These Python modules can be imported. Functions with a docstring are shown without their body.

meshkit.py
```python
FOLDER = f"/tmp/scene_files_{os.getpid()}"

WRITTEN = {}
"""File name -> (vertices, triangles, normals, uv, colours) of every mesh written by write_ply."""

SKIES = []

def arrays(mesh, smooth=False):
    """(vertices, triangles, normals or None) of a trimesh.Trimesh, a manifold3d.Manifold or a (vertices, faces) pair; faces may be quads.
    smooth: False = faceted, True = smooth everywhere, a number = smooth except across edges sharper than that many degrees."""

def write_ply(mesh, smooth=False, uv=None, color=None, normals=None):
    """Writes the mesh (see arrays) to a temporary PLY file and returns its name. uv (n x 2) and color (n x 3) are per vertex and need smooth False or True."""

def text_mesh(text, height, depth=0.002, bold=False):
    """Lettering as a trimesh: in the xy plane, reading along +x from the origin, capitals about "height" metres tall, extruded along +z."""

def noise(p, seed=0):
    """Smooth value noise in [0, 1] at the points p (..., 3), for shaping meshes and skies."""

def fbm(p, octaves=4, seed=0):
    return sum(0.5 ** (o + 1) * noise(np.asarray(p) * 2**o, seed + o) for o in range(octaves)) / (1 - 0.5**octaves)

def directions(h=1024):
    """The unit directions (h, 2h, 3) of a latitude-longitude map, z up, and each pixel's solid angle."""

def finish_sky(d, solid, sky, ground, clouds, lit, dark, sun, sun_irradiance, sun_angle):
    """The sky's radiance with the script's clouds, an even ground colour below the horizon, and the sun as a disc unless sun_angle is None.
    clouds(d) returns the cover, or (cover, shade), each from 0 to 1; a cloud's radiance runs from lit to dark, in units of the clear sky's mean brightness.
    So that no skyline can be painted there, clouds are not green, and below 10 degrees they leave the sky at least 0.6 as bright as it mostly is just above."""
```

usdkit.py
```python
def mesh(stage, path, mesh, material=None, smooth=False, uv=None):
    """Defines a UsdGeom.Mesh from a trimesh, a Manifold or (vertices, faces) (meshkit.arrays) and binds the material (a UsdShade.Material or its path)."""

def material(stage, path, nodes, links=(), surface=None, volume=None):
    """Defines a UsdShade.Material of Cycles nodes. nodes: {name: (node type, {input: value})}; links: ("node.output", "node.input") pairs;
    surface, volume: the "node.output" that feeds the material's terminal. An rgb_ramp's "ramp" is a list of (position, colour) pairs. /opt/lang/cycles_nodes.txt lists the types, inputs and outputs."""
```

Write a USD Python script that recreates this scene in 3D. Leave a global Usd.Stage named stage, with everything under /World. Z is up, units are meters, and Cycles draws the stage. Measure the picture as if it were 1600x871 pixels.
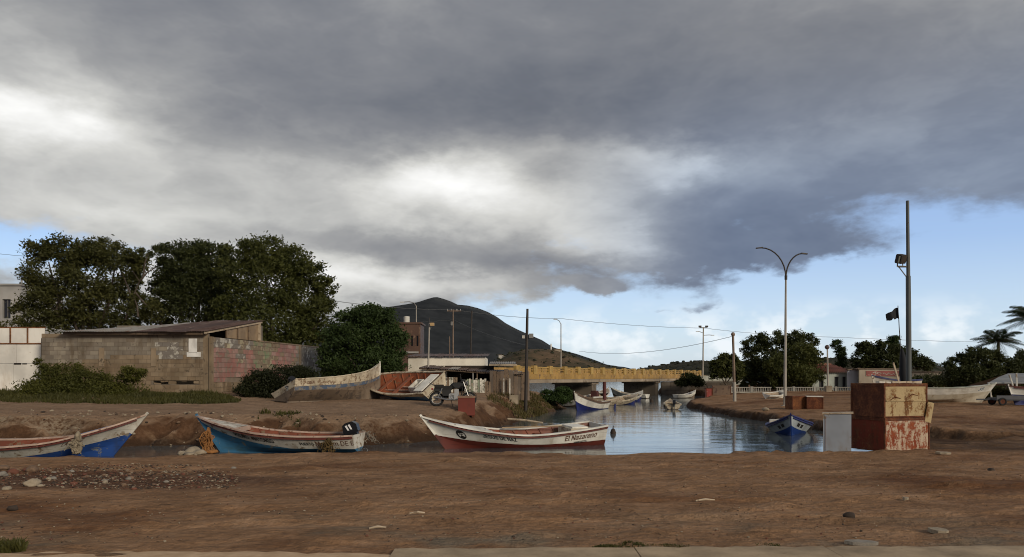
import math, random
import numpy as np, trimesh, shapely, shapely.geometry as sg
from shapely import affinity
from pxr import Usd, UsdGeom, UsdLux, UsdShade, Gf, Sdf
import usdkit, meshkit

stage = Usd.Stage.CreateInMemory()
UsdGeom.SetStageUpAxis(stage, 'Z'); UsdGeom.SetStageMetersPerUnit(stage, 1.0)
WORLD = UsdGeom.Xform.Define(stage, '/World'); stage.SetDefaultPrim(WORLD.GetPrim())
UsdGeom.Scope.Define(stage, '/World/Looks')

# ------------------------------------------------------------------ camera, sky, sun, exposure
EYE, FPX, HORIZON = 2.0, 1200.0, 590.0          # eye height; focal length and horizon row in pixels of the 1600 x 871 photograph
cam = UsdGeom.Camera.Define(stage, '/World/camera')
cam.CreateHorizontalApertureAttr(36.0); cam.CreateFocalLengthAttr(36.0 * FPX / 1600)
cam.CreateVerticalApertureOffsetAttr(36.0 * (HORIZON - 435.5) / 1600)
cam.CreateClippingRangeAttr(Gf.Vec2f(0.05, 100000))
cam.AddTranslateOp().Set(Gf.Vec3d(0, 0, EYE)); cam.AddRotateXOp().Set(90.0)
cam.CreateExposureAttr(0.70)

SUN_EL, SUN_DIR = math.radians(22), (0.64, -0.77)      # towards the sun: to the right, behind the camera
SUN_ROT = math.atan2(SUN_DIR[0], SUN_DIR[1])
sun = UsdLux.DistantLight.Define(stage, '/World/sun')
sun.CreateIntensityAttr(0.40); sun.CreateAngleAttr(16.0); sun.CreateNormalizeAttr(True); sun.CreateColorAttr(Gf.Vec3f(1.0, 0.87, 0.70))
sun.AddRotateZOp().Set(math.degrees(math.atan2(SUN_DIR[1], SUN_DIR[0])) + 90.0); sun.AddRotateXOp().Set(90.0 - math.degrees(SUN_EL))
SKY_STRENGTH = 0.10

class Graph:
    """Builds a node graph with short calls; every method returns the name of an output."""
    def __init__(s): s.n, s.l, s.k = {}, [], 0
    def add(s, kind, out, links=None, **inputs):
        s.k += 1; name = 'n%03d' % s.k
        s.n[name] = (kind, inputs)
        for sock, src in (links or {}).items(): s.l.append((src, name + '.' + sock))
        return name + '.' + out
    def math(s, op, a, b=None, c=None):
        i, l = {'math_type': op}, {}
        for sock, x in (('value1', a), ('value2', b), ('value3', c)):
            if isinstance(x, str): l[sock] = x
            elif x is not None: i[sock] = float(x)
        return s.add('math', 'value', l, **i)
    def vmath(s, op, a, b=None, c=None, out='vector'):
        i, l = {'math_type': op}, {}
        for sock, x in (('vector1', a), ('vector2', b), ('vector3', c)):
            if isinstance(x, str): l[sock] = x
            elif x is not None: i[sock] = tuple(x)
        return s.add('vector_math', out, l, **i)
    def mix(s, fac, a, b, kind='mix'):
        i, l = {'mix_type': kind}, {}
        for sock, x in (('fac', fac), ('color1', a), ('color2', b)):
            if isinstance(x, str): l[sock] = x
            elif sock == 'fac': i[sock] = float(x)
            else: i[sock] = tuple(x)
        return s.add('mix', 'color', l, **i)
    def noise(s, vec, scale, detail=4, rough=0.5, dist=0.0, out='fac'):
        return s.add('noise_texture', out, {'vector': vec}, scale=scale, detail=detail, roughness=rough, distortion=dist)
    def ramp(s, fac, stops, out='color'): return s.add('rgb_ramp', out, {'fac': fac}, ramp=stops)
    def smooth(s, v, a, b, lo=0.0, hi=1.0): return s.add('map_range', 'result', {'value': v}, range_type='smoothstep', from_min=a, from_max=b, to_min=lo, to_max=hi, clamp=True)

def azel(u, v):
    az = math.atan((u - 800) / FPX)
    return az, math.atan((HORIZON - v) / FPX * math.cos(az))

# broad masses of the cloud deck: (column, row, half width, half height, lift of brightness)
CLOUDS = [
    (480, 90, 300, 75, -.05), (760, 165, 220, 55, -.11), (1010, 130, 240, 50, -.04), (1300, 40, 420, 110, -.02), (1150, 200, 170, 32, -.07), (1450, 130, 260, 60, -.02), (1500, 235, 180, 34, -.06),
    (40, 60, 150, 90, .12), (20, 182, 80, 30, .31), (60, 265, 240, 60, .20), (270, 240, 230, 70, .13), (200, 140, 160, 26, -.02), (120, 120, 130, 30, .06),
    (700, 285, 120, 34, .36), (640, 330, 160, 42, .16), (900, 335, 140, 56, .23), (1050, 245, 80, 28, .26), (880, 235, 110, 24, .14), (960, 390, 60, 30, .16), (560, 300, 140, 28, .08),
    (850, 280, 56, 20, -.10), (440, 300, 120, 60, .0), (810, 418, 220, 20, -.17), (580, 388, 150, 16, -.08), (1120, 350, 120, 50, -.08), (1240, 405, 150, 28, -.06),
    (1330, 220, 140, 26, .10), (1160, 260, 120, 24, .06), (620, 450, 200, 30, .34), (380, 345, 240, 26, .12), (100, 335, 190, 24, .08), (330, 430, 260, 46, .27), (500, 420, 160, 26, .06),
]
# where the deck is open to the blue behind it (column, row, half width, half height, weight)
GAPS = [(1300, 524, 640, 76, 1.4), (1500, 440, 230, 62, .95), (1335, 318, 70, 20, .42), (860, 505, 160, 40, .9), (20, 388, 110, 28, .8), (1640, 400, 200, 70, .42), (780, 565, 2000, 24, .8), (1500, 345, 160, 30, .18),
        (1088, 460, 24, 10, -.75), (1048, 474, 20, 7, -.7), (1105, 432, 20, 12, -.3), (935, 447, 36, 9, -1.0), (1150, 392, 110, 22, -.7), (1290, 395, 130, 22, -.42), (1040, 400, 50, 22, -.6), (830, 462, 40, 14, -.5), (560, 480, 240, 60, -1.0), (1450, 385, 120, 18, -.15)]

def make_sky():
    g = Graph()
    d = g.add('texture_coordinate', 'generated')
    sep = g.add('separate_xyz', 'x', {'vector': d}); sx, sy, sz = sep, sep[:-1] + 'y', sep[:-1] + 'z'
    az = g.math('arctan2', sx, sy)
    el = g.math('arcsine', g.math('maximum', g.math('minimum', sz, 1.0), -1.0))
    ae = g.add('combine_xyz', 'vector', {'x': az, 'y': el})
    stretch = g.vmath('multiply', d, (1.0, 1.0, 2.2))
    w1 = g.add('noise_texture', 'color', {'vector': stretch}, scale=5.0, detail=6.0, roughness=0.55)
    w2 = g.add('noise_texture', 'color', {'vector': stretch}, scale=22.0, detail=6.0, roughness=0.6)
    warp = g.vmath('add', g.vmath('multiply', g.vmath('subtract', w1, (.5, .5, .5)), (.20, .09, 0)), g.vmath('multiply', g.vmath('subtract', w2, (.5, .5, .5)), (.05, .028, 0)))
    wae = g.vmath('add', ae, warp)
    def blobs(items, start):
        acc = start
        for u, v, a, b, amp in items:
            c = azel(u, v)
            p = g.vmath('multiply', g.vmath('subtract', wae, (c[0], c[1], 0)), (FPX / a, FPX / b, 0))
            e = g.math('exponent', g.math('multiply', g.vmath('dot_product', p, p, out='value'), -0.7))
            acc = g.math('multiply_add', e, amp, acc)
        return acc
    n_big = g.noise(stretch, 3.2, 7, .55, .3); n_mid = g.noise(stretch, 8.0, 7, .56, .5)
    fine = g.math('add', g.math('multiply', g.math('subtract', n_big, .5), .40), g.math('multiply', g.math('subtract', n_mid, .5), .22))
    bil = g.math('absolute', g.math('subtract', g.noise(g.vmath('add', stretch, warp), 7.0, 7, .55), .5))
    fine = g.math('add', fine, g.math('multiply', g.math('subtract', bil, .11), -.30))
    bright = blobs(CLOUDS, g.math('add', fine, .365))
    cloud = g.ramp(bright, [(0.0, (.066, .073, .088)), (.20, (.096, .105, .125)), (.36, (.142, .148, .163)), (.52, (.222, .225, .228)), (.72, (.40, .40, .385)), (1.0, (.66, .66, .65))])
    cool = g.math('multiply', g.smooth(az, .02, .30), g.smooth(el, .42, .20))
    cloud = g.mix(g.math('multiply', cool, .85), cloud, g.mix(1.0, cloud, (.82, 1.0, 1.30), 'multiply'))
    gap = blobs(GAPS, g.math('add', g.math('multiply', g.math('subtract', n_mid, .5), .95), g.math('multiply', g.math('subtract', g.noise(stretch, 26.0, 7, .6), .5), .8)))
    gap = g.math('add', gap, g.smooth(el, .17, .25, 0.0, -.55))
    cover = g.smooth(gap, .08, .72, 1.0, 0.0)
    # white puffs low over the far shore
    pn = g.noise(g.vmath('multiply', d, (1, 1, 1.6)), 16.0, 7, .55)
    low = g.math('multiply', g.smooth(el, .01, .03), g.smooth(el, .105, .05))
    puff = g.math('multiply', g.math('multiply', g.smooth(pn, .45, .64), low), .75)
    # blue: the physical sky, paled towards the horizon by the damp air
    sky = g.add('sky_texture', 'color', sky_type='single_scattering', sun_disc=False, sun_elevation=SUN_EL, sun_rotation=SUN_ROT, altitude=0.0, air_density=1.0, aerosol_density=1.6, ozone_density=1.2)
    k = 1.0 / SKY_STRENGTH
    scale = lambda c: g.mix(1.0, c, (k, k, k), 'multiply')
    damp = scale(g.ramp(el, [(0.0, (.46, .53, .59)), (.06, (.39, .49, .61)), (.16, (.235, .345, .56)), (.32, (.16, .255, .48)), (1.0, (.10, .18, .38))]))
    sky2 = g.mix(.72, sky, damp)
    blue = g.mix(puff, sky2, scale(g.add('color', 'color', value=(.58, .61, .63))))
    out = g.mix(cover, blue, scale(cloud))
    bg = g.add('background_shader', 'background', {'color': out}, strength=SKY_STRENGTH)
    return usdkit.material(stage, '/World/Looks/sky', g.n, g.l, surface=bg)
SKY_GAIN = 1.0
dome = UsdLux.DomeLight.Define(stage, '/World/sky')
UsdShade.MaterialBindingAPI.Apply(dome.GetPrim()).Bind(make_sky())
dome.GetPrim().SetCustomDataByKey('kind', 'structure')

# ------------------------------------------------------------------ helpers
def W(u, v, Y):
    """The place at depth Y that stands at column u, row v of the photograph."""
    return np.array([(u - 800) / FPX * Y, Y, EYE + (HORIZON - v) / FPX * Y])
def X(u, Y): return (u - 800) / FPX * Y

_used = {}
def path_for(name, parent='/World'):
    key = (str(parent), name); k = _used.get(key, 0); _used[key] = k + 1
    return f'{parent}/{name}' + (f'_{k:03d}' if k else '')
def data(prim, label=None, cat=None, group=None, kind=None):
    for key, x in (('label', label), ('category', cat), ('group', group), ('kind', kind)):
        if x: prim.SetCustomDataByKey(key, x)
    return prim
def thing(name, label, cat, loc=(0, 0, 0), rz=0.0, group=None, matrix=None):
    x = UsdGeom.Xform.Define(stage, path_for(name))
    if matrix is not None: x.AddTransformOp().Set(Gf.Matrix4d(*[float(q) for q in np.asarray(matrix).T.ravel()]))
    else:
        x.AddTranslateOp().Set(Gf.Vec3d(*[float(q) for q in loc]))
        if rz: x.AddRotateZOp().Set(float(rz))
    return data(x.GetPrim(), label, cat, group)
def part(parent, name, m, look, smooth=False, label=None, kind=None):
    """A mesh under a thing or a part (or at top level when parent is None)."""
    if isinstance(m, list): m = trimesh.util.concatenate([trimesh.Trimesh(*meshkit.arrays(q)[:2], process=False) for q in m])
    p = usdkit.mesh(stage, path_for(name, parent.GetPath() if parent else '/World'), m, look, smooth=smooth)
    return data(p.GetPrim(), label, kind=kind)
def solo(name, m, look, label, cat, group=None, smooth=False, kind=None):
    return data(part(None, name, m, look, smooth), label, cat, group, kind)
def holder(parent, name):
    return UsdGeom.Xform.Define(stage, path_for(name, parent.GetPath())).GetPrim()
def copy_of(src, name, label, loc, rz=0.0, group=None):
    x = UsdGeom.Xform.Define(stage, path_for(name)); x.ClearXformOpOrder()
    x.GetPrim().GetReferences().AddInternalReference(src.GetPath())
    was = src.GetCustomData()
    x.GetTranslateOp().Set(Gf.Vec3d(*[float(q) for q in loc])) if x.GetTranslateOp() else x.AddTranslateOp().Set(Gf.Vec3d(*[float(q) for q in loc]))
    (x.GetRotateZOp() or x.AddRotateZOp()).Set(float(rz))
    x.SetXformOpOrder([x.GetTranslateOp(), x.GetRotateZOp()])
    x.GetPrim().SetInstanceable(True)
    return data(x.GetPrim(), label, was['category'], group or was.get('group'))

def tm(*a): return trimesh.Trimesh(*a, process=False)
def box(sx, sy, sz, at=(0, 0, 0), ch=0.0, rot=None):
    """A box centred at a place; ch bevels its edges; rot is a 3 x 3 or (rx, ry, rz) in degrees."""
    if ch > 0:
        ch = min(ch, .45 * min(sx, sy, sz)); p = []
        for i in (-1, 1):
            for j in (-1, 1):
                for k in (-1, 1):
                    h = np.array([i * sx, j * sy, k * sz]) / 2; s = np.array([i, j, k]) * ch
                    p += [h - s * (1, 0, 0) * (1,), h - s * (0, 1, 0), h - s * (0, 0, 1)]
        p = np.array(p)
        p = np.array([q for q in p])
        m = trimesh.convex.convex_hull(p)
    else: m = trimesh.creation.box((sx, sy, sz))
    if rot is not None: m.apply_transform(rotm(*rot))
    m.apply_translation(at)
    return tm(m.vertices, m.faces)
def rotm(rx, ry, rz):
    R = trimesh.transformations.euler_matrix(math.radians(rx), math.radians(ry), math.radians(rz), 'sxyz'); return R
def tube(pts, radii, n=8, cap=True):
    pts = np.asarray(pts, float); k = len(pts)
    r = np.full(k, float(radii)) if np.ndim(radii) == 0 else np.asarray(radii, float)
    t = np.gradient(pts, axis=0); t /= np.maximum(np.linalg.norm(t, axis=1, keepdims=True), 1e-9)
    ref = np.array([0, 0, 1.]) if abs(t[0][2]) < .9 else np.array([1., 0, 0])
    v = []
    a = np.cross(t[0], ref); a /= np.linalg.norm(a)
    for i in range(k):
        a = a - t[i] * np.dot(a, t[i]); a /= max(np.linalg.norm(a), 1e-9); b = np.cross(t[i], a)
        ang = np.arange(n) / n * 2 * np.pi
        v.append(pts[i] + r[i] * (np.cos(ang)[:, None] * a + np.sin(ang)[:, None] * b))
    v = np.vstack(v); f = []
    for i in range(k - 1):
        for j in range(n):
            a0, a1 = i * n + j, i * n + (j + 1) % n
            f += [[a0, a1, a1 + n], [a0, a1 + n, a0 + n]]
    if cap:
        v = np.vstack([v, pts[:1], pts[-1:]]); c0, c1 = len(v) - 2, len(v) - 1
        for j in range(n):
            f += [[c0, (j + 1) % n, j], [c1, (k - 1) * n + j, (k - 1) * n + (j + 1) % n]]
    return tm(v, np.array(f))
def ribbon(pts, w, h, side):
    """A bar of width w (along side) and height h swept along pts."""
    pts = np.asarray(pts, float); t = np.gradient(pts, axis=0); t /= np.linalg.norm(t, axis=1, keepdims=True)
    s = np.broadcast_to(np.asarray(side, float), pts.shape); s = s - t * (s * t).sum(1, keepdims=True); s = s / np.linalg.norm(s, axis=1, keepdims=True)
    up = np.cross(s, t); up *= np.sign(up[:, 2:3] + 1e-9)
    c = [pts + s * w / 2 * a + up * h / 2 * b for a, b in ((-1, -1), (1, -1), (1, 1), (-1, 1))]
    v = np.stack(c, 1).reshape(-1, 3); f = []
    k = len(pts)
    for i in range(k - 1):
        for j in range(4):
            a0, a1 = i * 4 + j, i * 4 + (j + 1) % 4
            f += [[a0, a1, a1 + 4], [a0, a1 + 4, a0 + 4]]
    f += [[0, 2, 1], [0, 3, 2]]; e = (k - 1) * 4; f += [[e, e + 1, e + 2], [e, e + 2, e + 3]]
    m = tm(v, np.array(f)); m.fix_normals(); return m
def grid(P):
    """A sheet through an array of points (rows, columns, 3)."""
    r, c, _ = P.shape; i = np.arange(r * c).reshape(r, c)
    a, b, d, e = i[:-1, :-1].ravel(), i[:-1, 1:].ravel(), i[1:, 1:].ravel(), i[1:, :-1].ravel()
    return tm(P.reshape(-1, 3), np.vstack([np.stack([a, b, d], 1), np.stack([a, d, e], 1)]))
def prism(poly, depth, place=None):
    """A 2-D outline given depth along +z; place maps it into the world."""
    m = trimesh.creation.extrude_polygon(poly if hasattr(poly, 'geom_type') else sg.Polygon(poly), depth, engine='earcut')
    if place is not None: m.apply_transform(place)
    return tm(m.vertices, m.faces)
def upright(origin, along):
    """Frame whose x runs along 'along' (2-D), y up and z out to the right of it."""
    a = np.array([along[0], along[1], 0.]); a /= np.linalg.norm(a); M = np.eye(4)
    M[:3, 0], M[:3, 1], M[:3, 2], M[:3, 3] = a, (0, 0, 1), np.cross(a, (0, 0, 1)), origin
    return M

# ------------------------------------------------------------------ materials
_looks = {}
def look(name, build):
    if name not in _looks:
        g = Graph(); s = build(g); _looks[name] = usdkit.material(stage, '/World/Looks/' + name, g.n, g.l, surface=s)
    return _looks[name]
def surface(g, color, rough=.7, metal=0.0, bump=None, dist=.02, strength=.6, spec=.4, **kw):
    links = {}
    if isinstance(color, str): links['base_color'] = color
    else: kw['base_color'] = tuple(color)
    if isinstance(rough, str): links['roughness'] = rough
    else: kw['roughness'] = rough
    if bump: links['normal'] = g.add('bump', 'normal', {'height': bump}, strength=strength, distance=dist)
    return g.add('principled_bsdf', 'BSDF', links, metallic=metal, specular_ior_level=spec, **kw)
def plain(name, c, rough=.6, metal=0.0, vary=.18, scale=3.0, bump=.3):
    """One colour with slow unevenness and a little grime."""
    def b(g):
        o = g.add('texture_coordinate', 'object'); n = g.noise(o, scale, 5, .6); n2 = g.noise(o, scale * 9, 4, .6)
        f = g.math('add', g.math('multiply', n, .65), g.math('multiply', n2, .35))
        lo, hi = [max(0, x * (1 - vary * 1.6)) for x in c], [min(1, x * (1 + vary)) for x in c]
        return surface(g, g.ramp(f, [(.3, lo), (.7, hi)]), rough, metal, n2 if bump else None, .006, bump or 0)
    return look(name, b)
def worn(name, c, under, amount=.5, scale=5.0, dirt=(.12, .085, .05), dirt_amount=.35, rough=.55, streak=(1, 1, .35), edge=.05, plank=0.0):
    """Old paint: chips that show what is under it, streaks of dirt and patchy fading."""
    def b(g):
        o = g.add('texture_coordinate', 'object')
        st = g.vmath('multiply', o, streak)
        n = g.noise(o, scale, 8, .68, .4); fade = g.noise(o, scale * .35, 4, .5); d = g.noise(st, scale * .8, 7, .62, .2)
        c2 = [min(1, x * 1.12) for x in c]; c1 = [x * .80 for x in c]
        base = g.mix(g.smooth(fade, .35, .65), c1, c2)
        base = g.mix(g.math('multiply', g.smooth(d, .48, .72), dirt_amount), base, dirt)
        if plank:
            zz = g.math('add', g.add('separate_xyz', 'z', {'vector': o}), g.math('multiply', g.noise(o, 1.2, 3), .05))
            fr = g.math('fraction', g.math('divide', zz, plank)); seam = g.math('multiply', g.smooth(fr, .085, .02), g.smooth(g.noise(o, 3.0, 4), .40, .62))
            base = g.mix(g.math('multiply', seam, .8), base, [x * .5 for x in dirt])
        t = .74 - amount * .45
        chip = g.smooth(n, t, t + edge)
        col = g.mix(chip, base, under)
        r = g.math('multiply_add', chip, .25, rough)
        return surface(g, col, r, bump=g.math('add', g.math('multiply', chip, -.6), g.math('multiply', g.noise(o, scale * 12, 3), .35)), dist=.008, strength=.5)
    return look(name, b)

# ------------------------------------------------------------------ ground, water, hills
WATER = -0.35
def front_z(y): t = np.clip((y - 13) / 9.5, 0, 1); return -.2 * t * t * (3 - 2 * t)
def lip(u, v): Y = (EYE + .2) * FPX / (v - HORIZON); return (X(u, Y), Y)
def pt(u, Y): return (X(u, Y), Y)
_front = [(-420, 722), (-150, 716), (0, 714), (130, 713), (165, 716), (205, 716), (245, 713), (320, 708), (430, 707), (560, 706), (650, 706), (760, 706), (850, 709), (930, 712), (1000, 709), (1070, 708), (1130, 709), (1210, 707), (1290, 706), (1340, 704.5), (1445, 704), (1462, 700), (1500, 697), (1560, 692), (1620, 687), (1760, 683), (2000, 683)]
WATER_POLY = sg.Polygon([lip(u, v) for u, v in _front]
    + [pt(2000, 29.8), pt(1620, 28.8), pt(1530, 29.0), pt(1470, 30.0), pt(1400, 31), pt(1340, 32), pt(1300, 33.5), pt(1262, 36), pt(1228, 38), pt(1195, 41), pt(1155, 46), pt(1118, 51), pt(1085, 58), pt(1078, 63), pt(1092, 70), pt(1118, 80), pt(1128, 88), pt(1100, 96), pt(1060, 104), pt(1037, 110)]
    + [(30, 150), (90, 190), (400, 240), (3000, 500), (9000, 3000), (9000, 9900), (-9900, 9900), (-9000, 2500), (-2500, 420), (-300, 230), (-60, 160), (-20, 115)]
    + [pt(690, 100), pt(720, 86), pt(770, 72), pt(815, 64), pt(850, 66), pt(880, 64), pt(884, 60), pt(868, 55), pt(838, 47.5), pt(800, 41), pt(765, 35.5), pt(730, 31.2), pt(690, 28.8), pt(640, 27.4), pt(600, 27.0), pt(560, 26.6), pt(480, 26.0), pt(400, 26.6), pt(330, 26.2), pt(240, 26.6), pt(160, 26.0), pt(60, 25.6), pt(-60, 25.2), pt(-420, 24.6)])
_ctrl = np.array([(X(u, Y), Y, EYE + (HORIZON - v) / FPX * Y) for u, v, Y in [
    (-300, 652, 26), (0, 650, 26), (100, 652, 26.3), (200, 651, 27), (300, 650, 27), (420, 651, 27.2), (540, 652, 27.2), (600, 652, 28), (650, 652, 29), (700, 648, 30), (760, 644, 33), (810, 637, 37), (840, 631, 42), (862, 622, 48), (875, 616, 53), (838, 612, 60), (800, 609, 66), (760, 607, 76),
    (-300, 628, 33), (0, 630, 32.5), (120, 631, 32.5), (250, 632, 32.5), (370, 631, 32.5), (440, 630, 35.5), (560, 629, 36), (640, 629, 35.5), (705, 637, 33.2), (740, 637, 33.2), (775, 630, 37), (800, 620, 42), (830, 616, 46), (640, 622, 42), (700, 622, 43),
    (-300, 612, 40.5), (0, 612, 40.5), (170, 612, 40.5), (326, 615, 40), (420, 612, 44), (500, 607, 55), (600, 605, 60), (700, 608, 58), (0, 604, 70), (400, 604, 70), (700, 604, 70),
    (1085, 628, 60), (1120, 637, 52), (1160, 641, 47), (1200, 645, 42), (1230, 650, 39), (1270, 655, 36.5), (1310, 658, 34), (1400, 663, 31.5), (1460, 666, 30.5), (1530, 671, 29.5), (1620, 676, 29.3), (1800, 676, 30),
    (1255, 639, 45), (1360, 640, 42), (1480, 640, 40), (1600, 645, 38), (1500, 629, 48), (1600, 632, 46), (1095, 622, 72), (1150, 623, 66), (1227, 634, 49), (1110, 614, 92), (1200, 612, 78), (1290, 611, 78), (1400, 610, 80), (1560, 610, 80), (1800, 612, 80), (1100, 604, 110), (1300, 602, 120), (1600, 602, 120)]])
from scipy.interpolate import RBFInterpolator
_rbf = RBFInterpolator(_ctrl[:, :2] / [1.0, 1.6], _ctrl[:, 2], kernel='linear', smoothing=.15)
def top_z(x, y):
    x, y = np.atleast_1d(np.asarray(x, float)), np.atleast_1d(np.asarray(y, float))
    z = front_z(y)
    m = y > 21.0
    if m.any():
        xs, ys = np.clip(x[m], -45, 70), np.clip(y[m], 24.5, 118)
        q = np.clip(_rbf(np.stack([xs, ys / 1.6], 1)), -.15, 1.35)
        xf, yf = np.array([lip(*p)[0] for p in _front]), np.array([lip(*p)[1] for p in _front])
        e = np.interp(x[m], xf, yf)
        t = np.clip((y[m] - e) / 1.2, 0, 1)
        z[m] = front_z(y[m]) * (1 - t) + q * t
    return z
shapely.prepare(WATER_POLY)
def ground_z(x, y, relief=True):
    x, y = np.atleast_1d(np.asarray(x, float)), np.atleast_1d(np.asarray(y, float))
    z = top_z(x, y)
    p = np.stack([x, y, np.zeros_like(x)], 1)
    near = (y > 17) & (y < 200)
    if relief: z = z - sum(.026 * np.exp(-((y - (y0 + .5 * np.sin(x * .11 + ph) + .018 * x * sl)) / .13) ** 2) - .012 * np.exp(-((y - (y0 + .5 * np.sin(x * .11 + ph) + .018 * x * sl) - .24) / .10) ** 2) for y0, ph, sl in ((10.6, 0, 2), (12.1, 0, 2), (13.9, 1.4, -3), (15.5, 1.4, -3), (17.6, 2.6, 1), (19.2, 2.6, 1), (11.3, 3.5, -4)))
    if relief: z = z + (meshkit.fbm(p * .35, 4, 3) - .5) * .10 * np.clip((y - 6) / 10, .15, 1) + (meshkit.fbm(p * 1.7, 4, 5) - .5) * .060 + np.clip(meshkit.fbm(p * np.array([2.2, 3.4, 1]) + 50, 4, 15) - .58, 0, 1) * .22
    d = np.full(len(x), -50.0)
    if near.any():
        P = shapely.points(x[near], y[near])
        dd = shapely.distance(WATER_POLY.exterior, P); inside = shapely.contains(WATER_POLY, P)
        d[near] = np.where(inside, dd, -dd)
    far = y >= 200
    d[far] = np.where(shapely.contains(WATER_POLY, shapely.points(x[far], y[far])), 50, -50)
    if relief:
        amp = np.clip((y - 23.5) / 2.0, .12, 1)
        d = d + amp * ((meshkit.fbm(p * .55 + 7, 3, 11) - .5) * 1.1 + (meshkit.fbm(p * 2.3 + 3, 3, 12) - .5) * .55)
    left = np.clip((6.0 - x) / 2, 0, 1) * np.clip((y - 24.2) / 1.2, 0, 1) * np.clip((75 - y) / 10, 0, 1)
    wide = 1.0 - .5 * np.clip((x - 11.6) / 1.0, 0, 1) * np.clip((33.5 - y) / 1.5, 0, 1) + left * (.5 + 1.6 * meshkit.fbm(p * .5 + 31, 3, 33) + 2.6 * np.clip((y - 38.5) / 6, 0, 1))
    t = np.clip((d + .15 + (wide - 1.0) * .75) / wide, 0, 1); t = t * t * (3 - 2 * t)
    rough = (meshkit.fbm(p * 3.1, 4, 21) - .5) * (.36 + .45 * left) * (4 * t * (1 - t)) if relief else 0
    bed = np.where((x > 12.2) & (y < 33), -.22, -.95) if not relief else -.95 + .61 * np.clip((x - 11.6) / 1.0, 0, 1) * np.clip((33.5 - y) / 1.5, 0, 1)
    return z * (1 - t) + bed * t + rough
def gz(x, y): return float(ground_z([x], [y])[0])
def on(u, Y, dz=0.0): x = X(u, Y); return np.array([x, Y, gz(x, Y) + dz])

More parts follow.
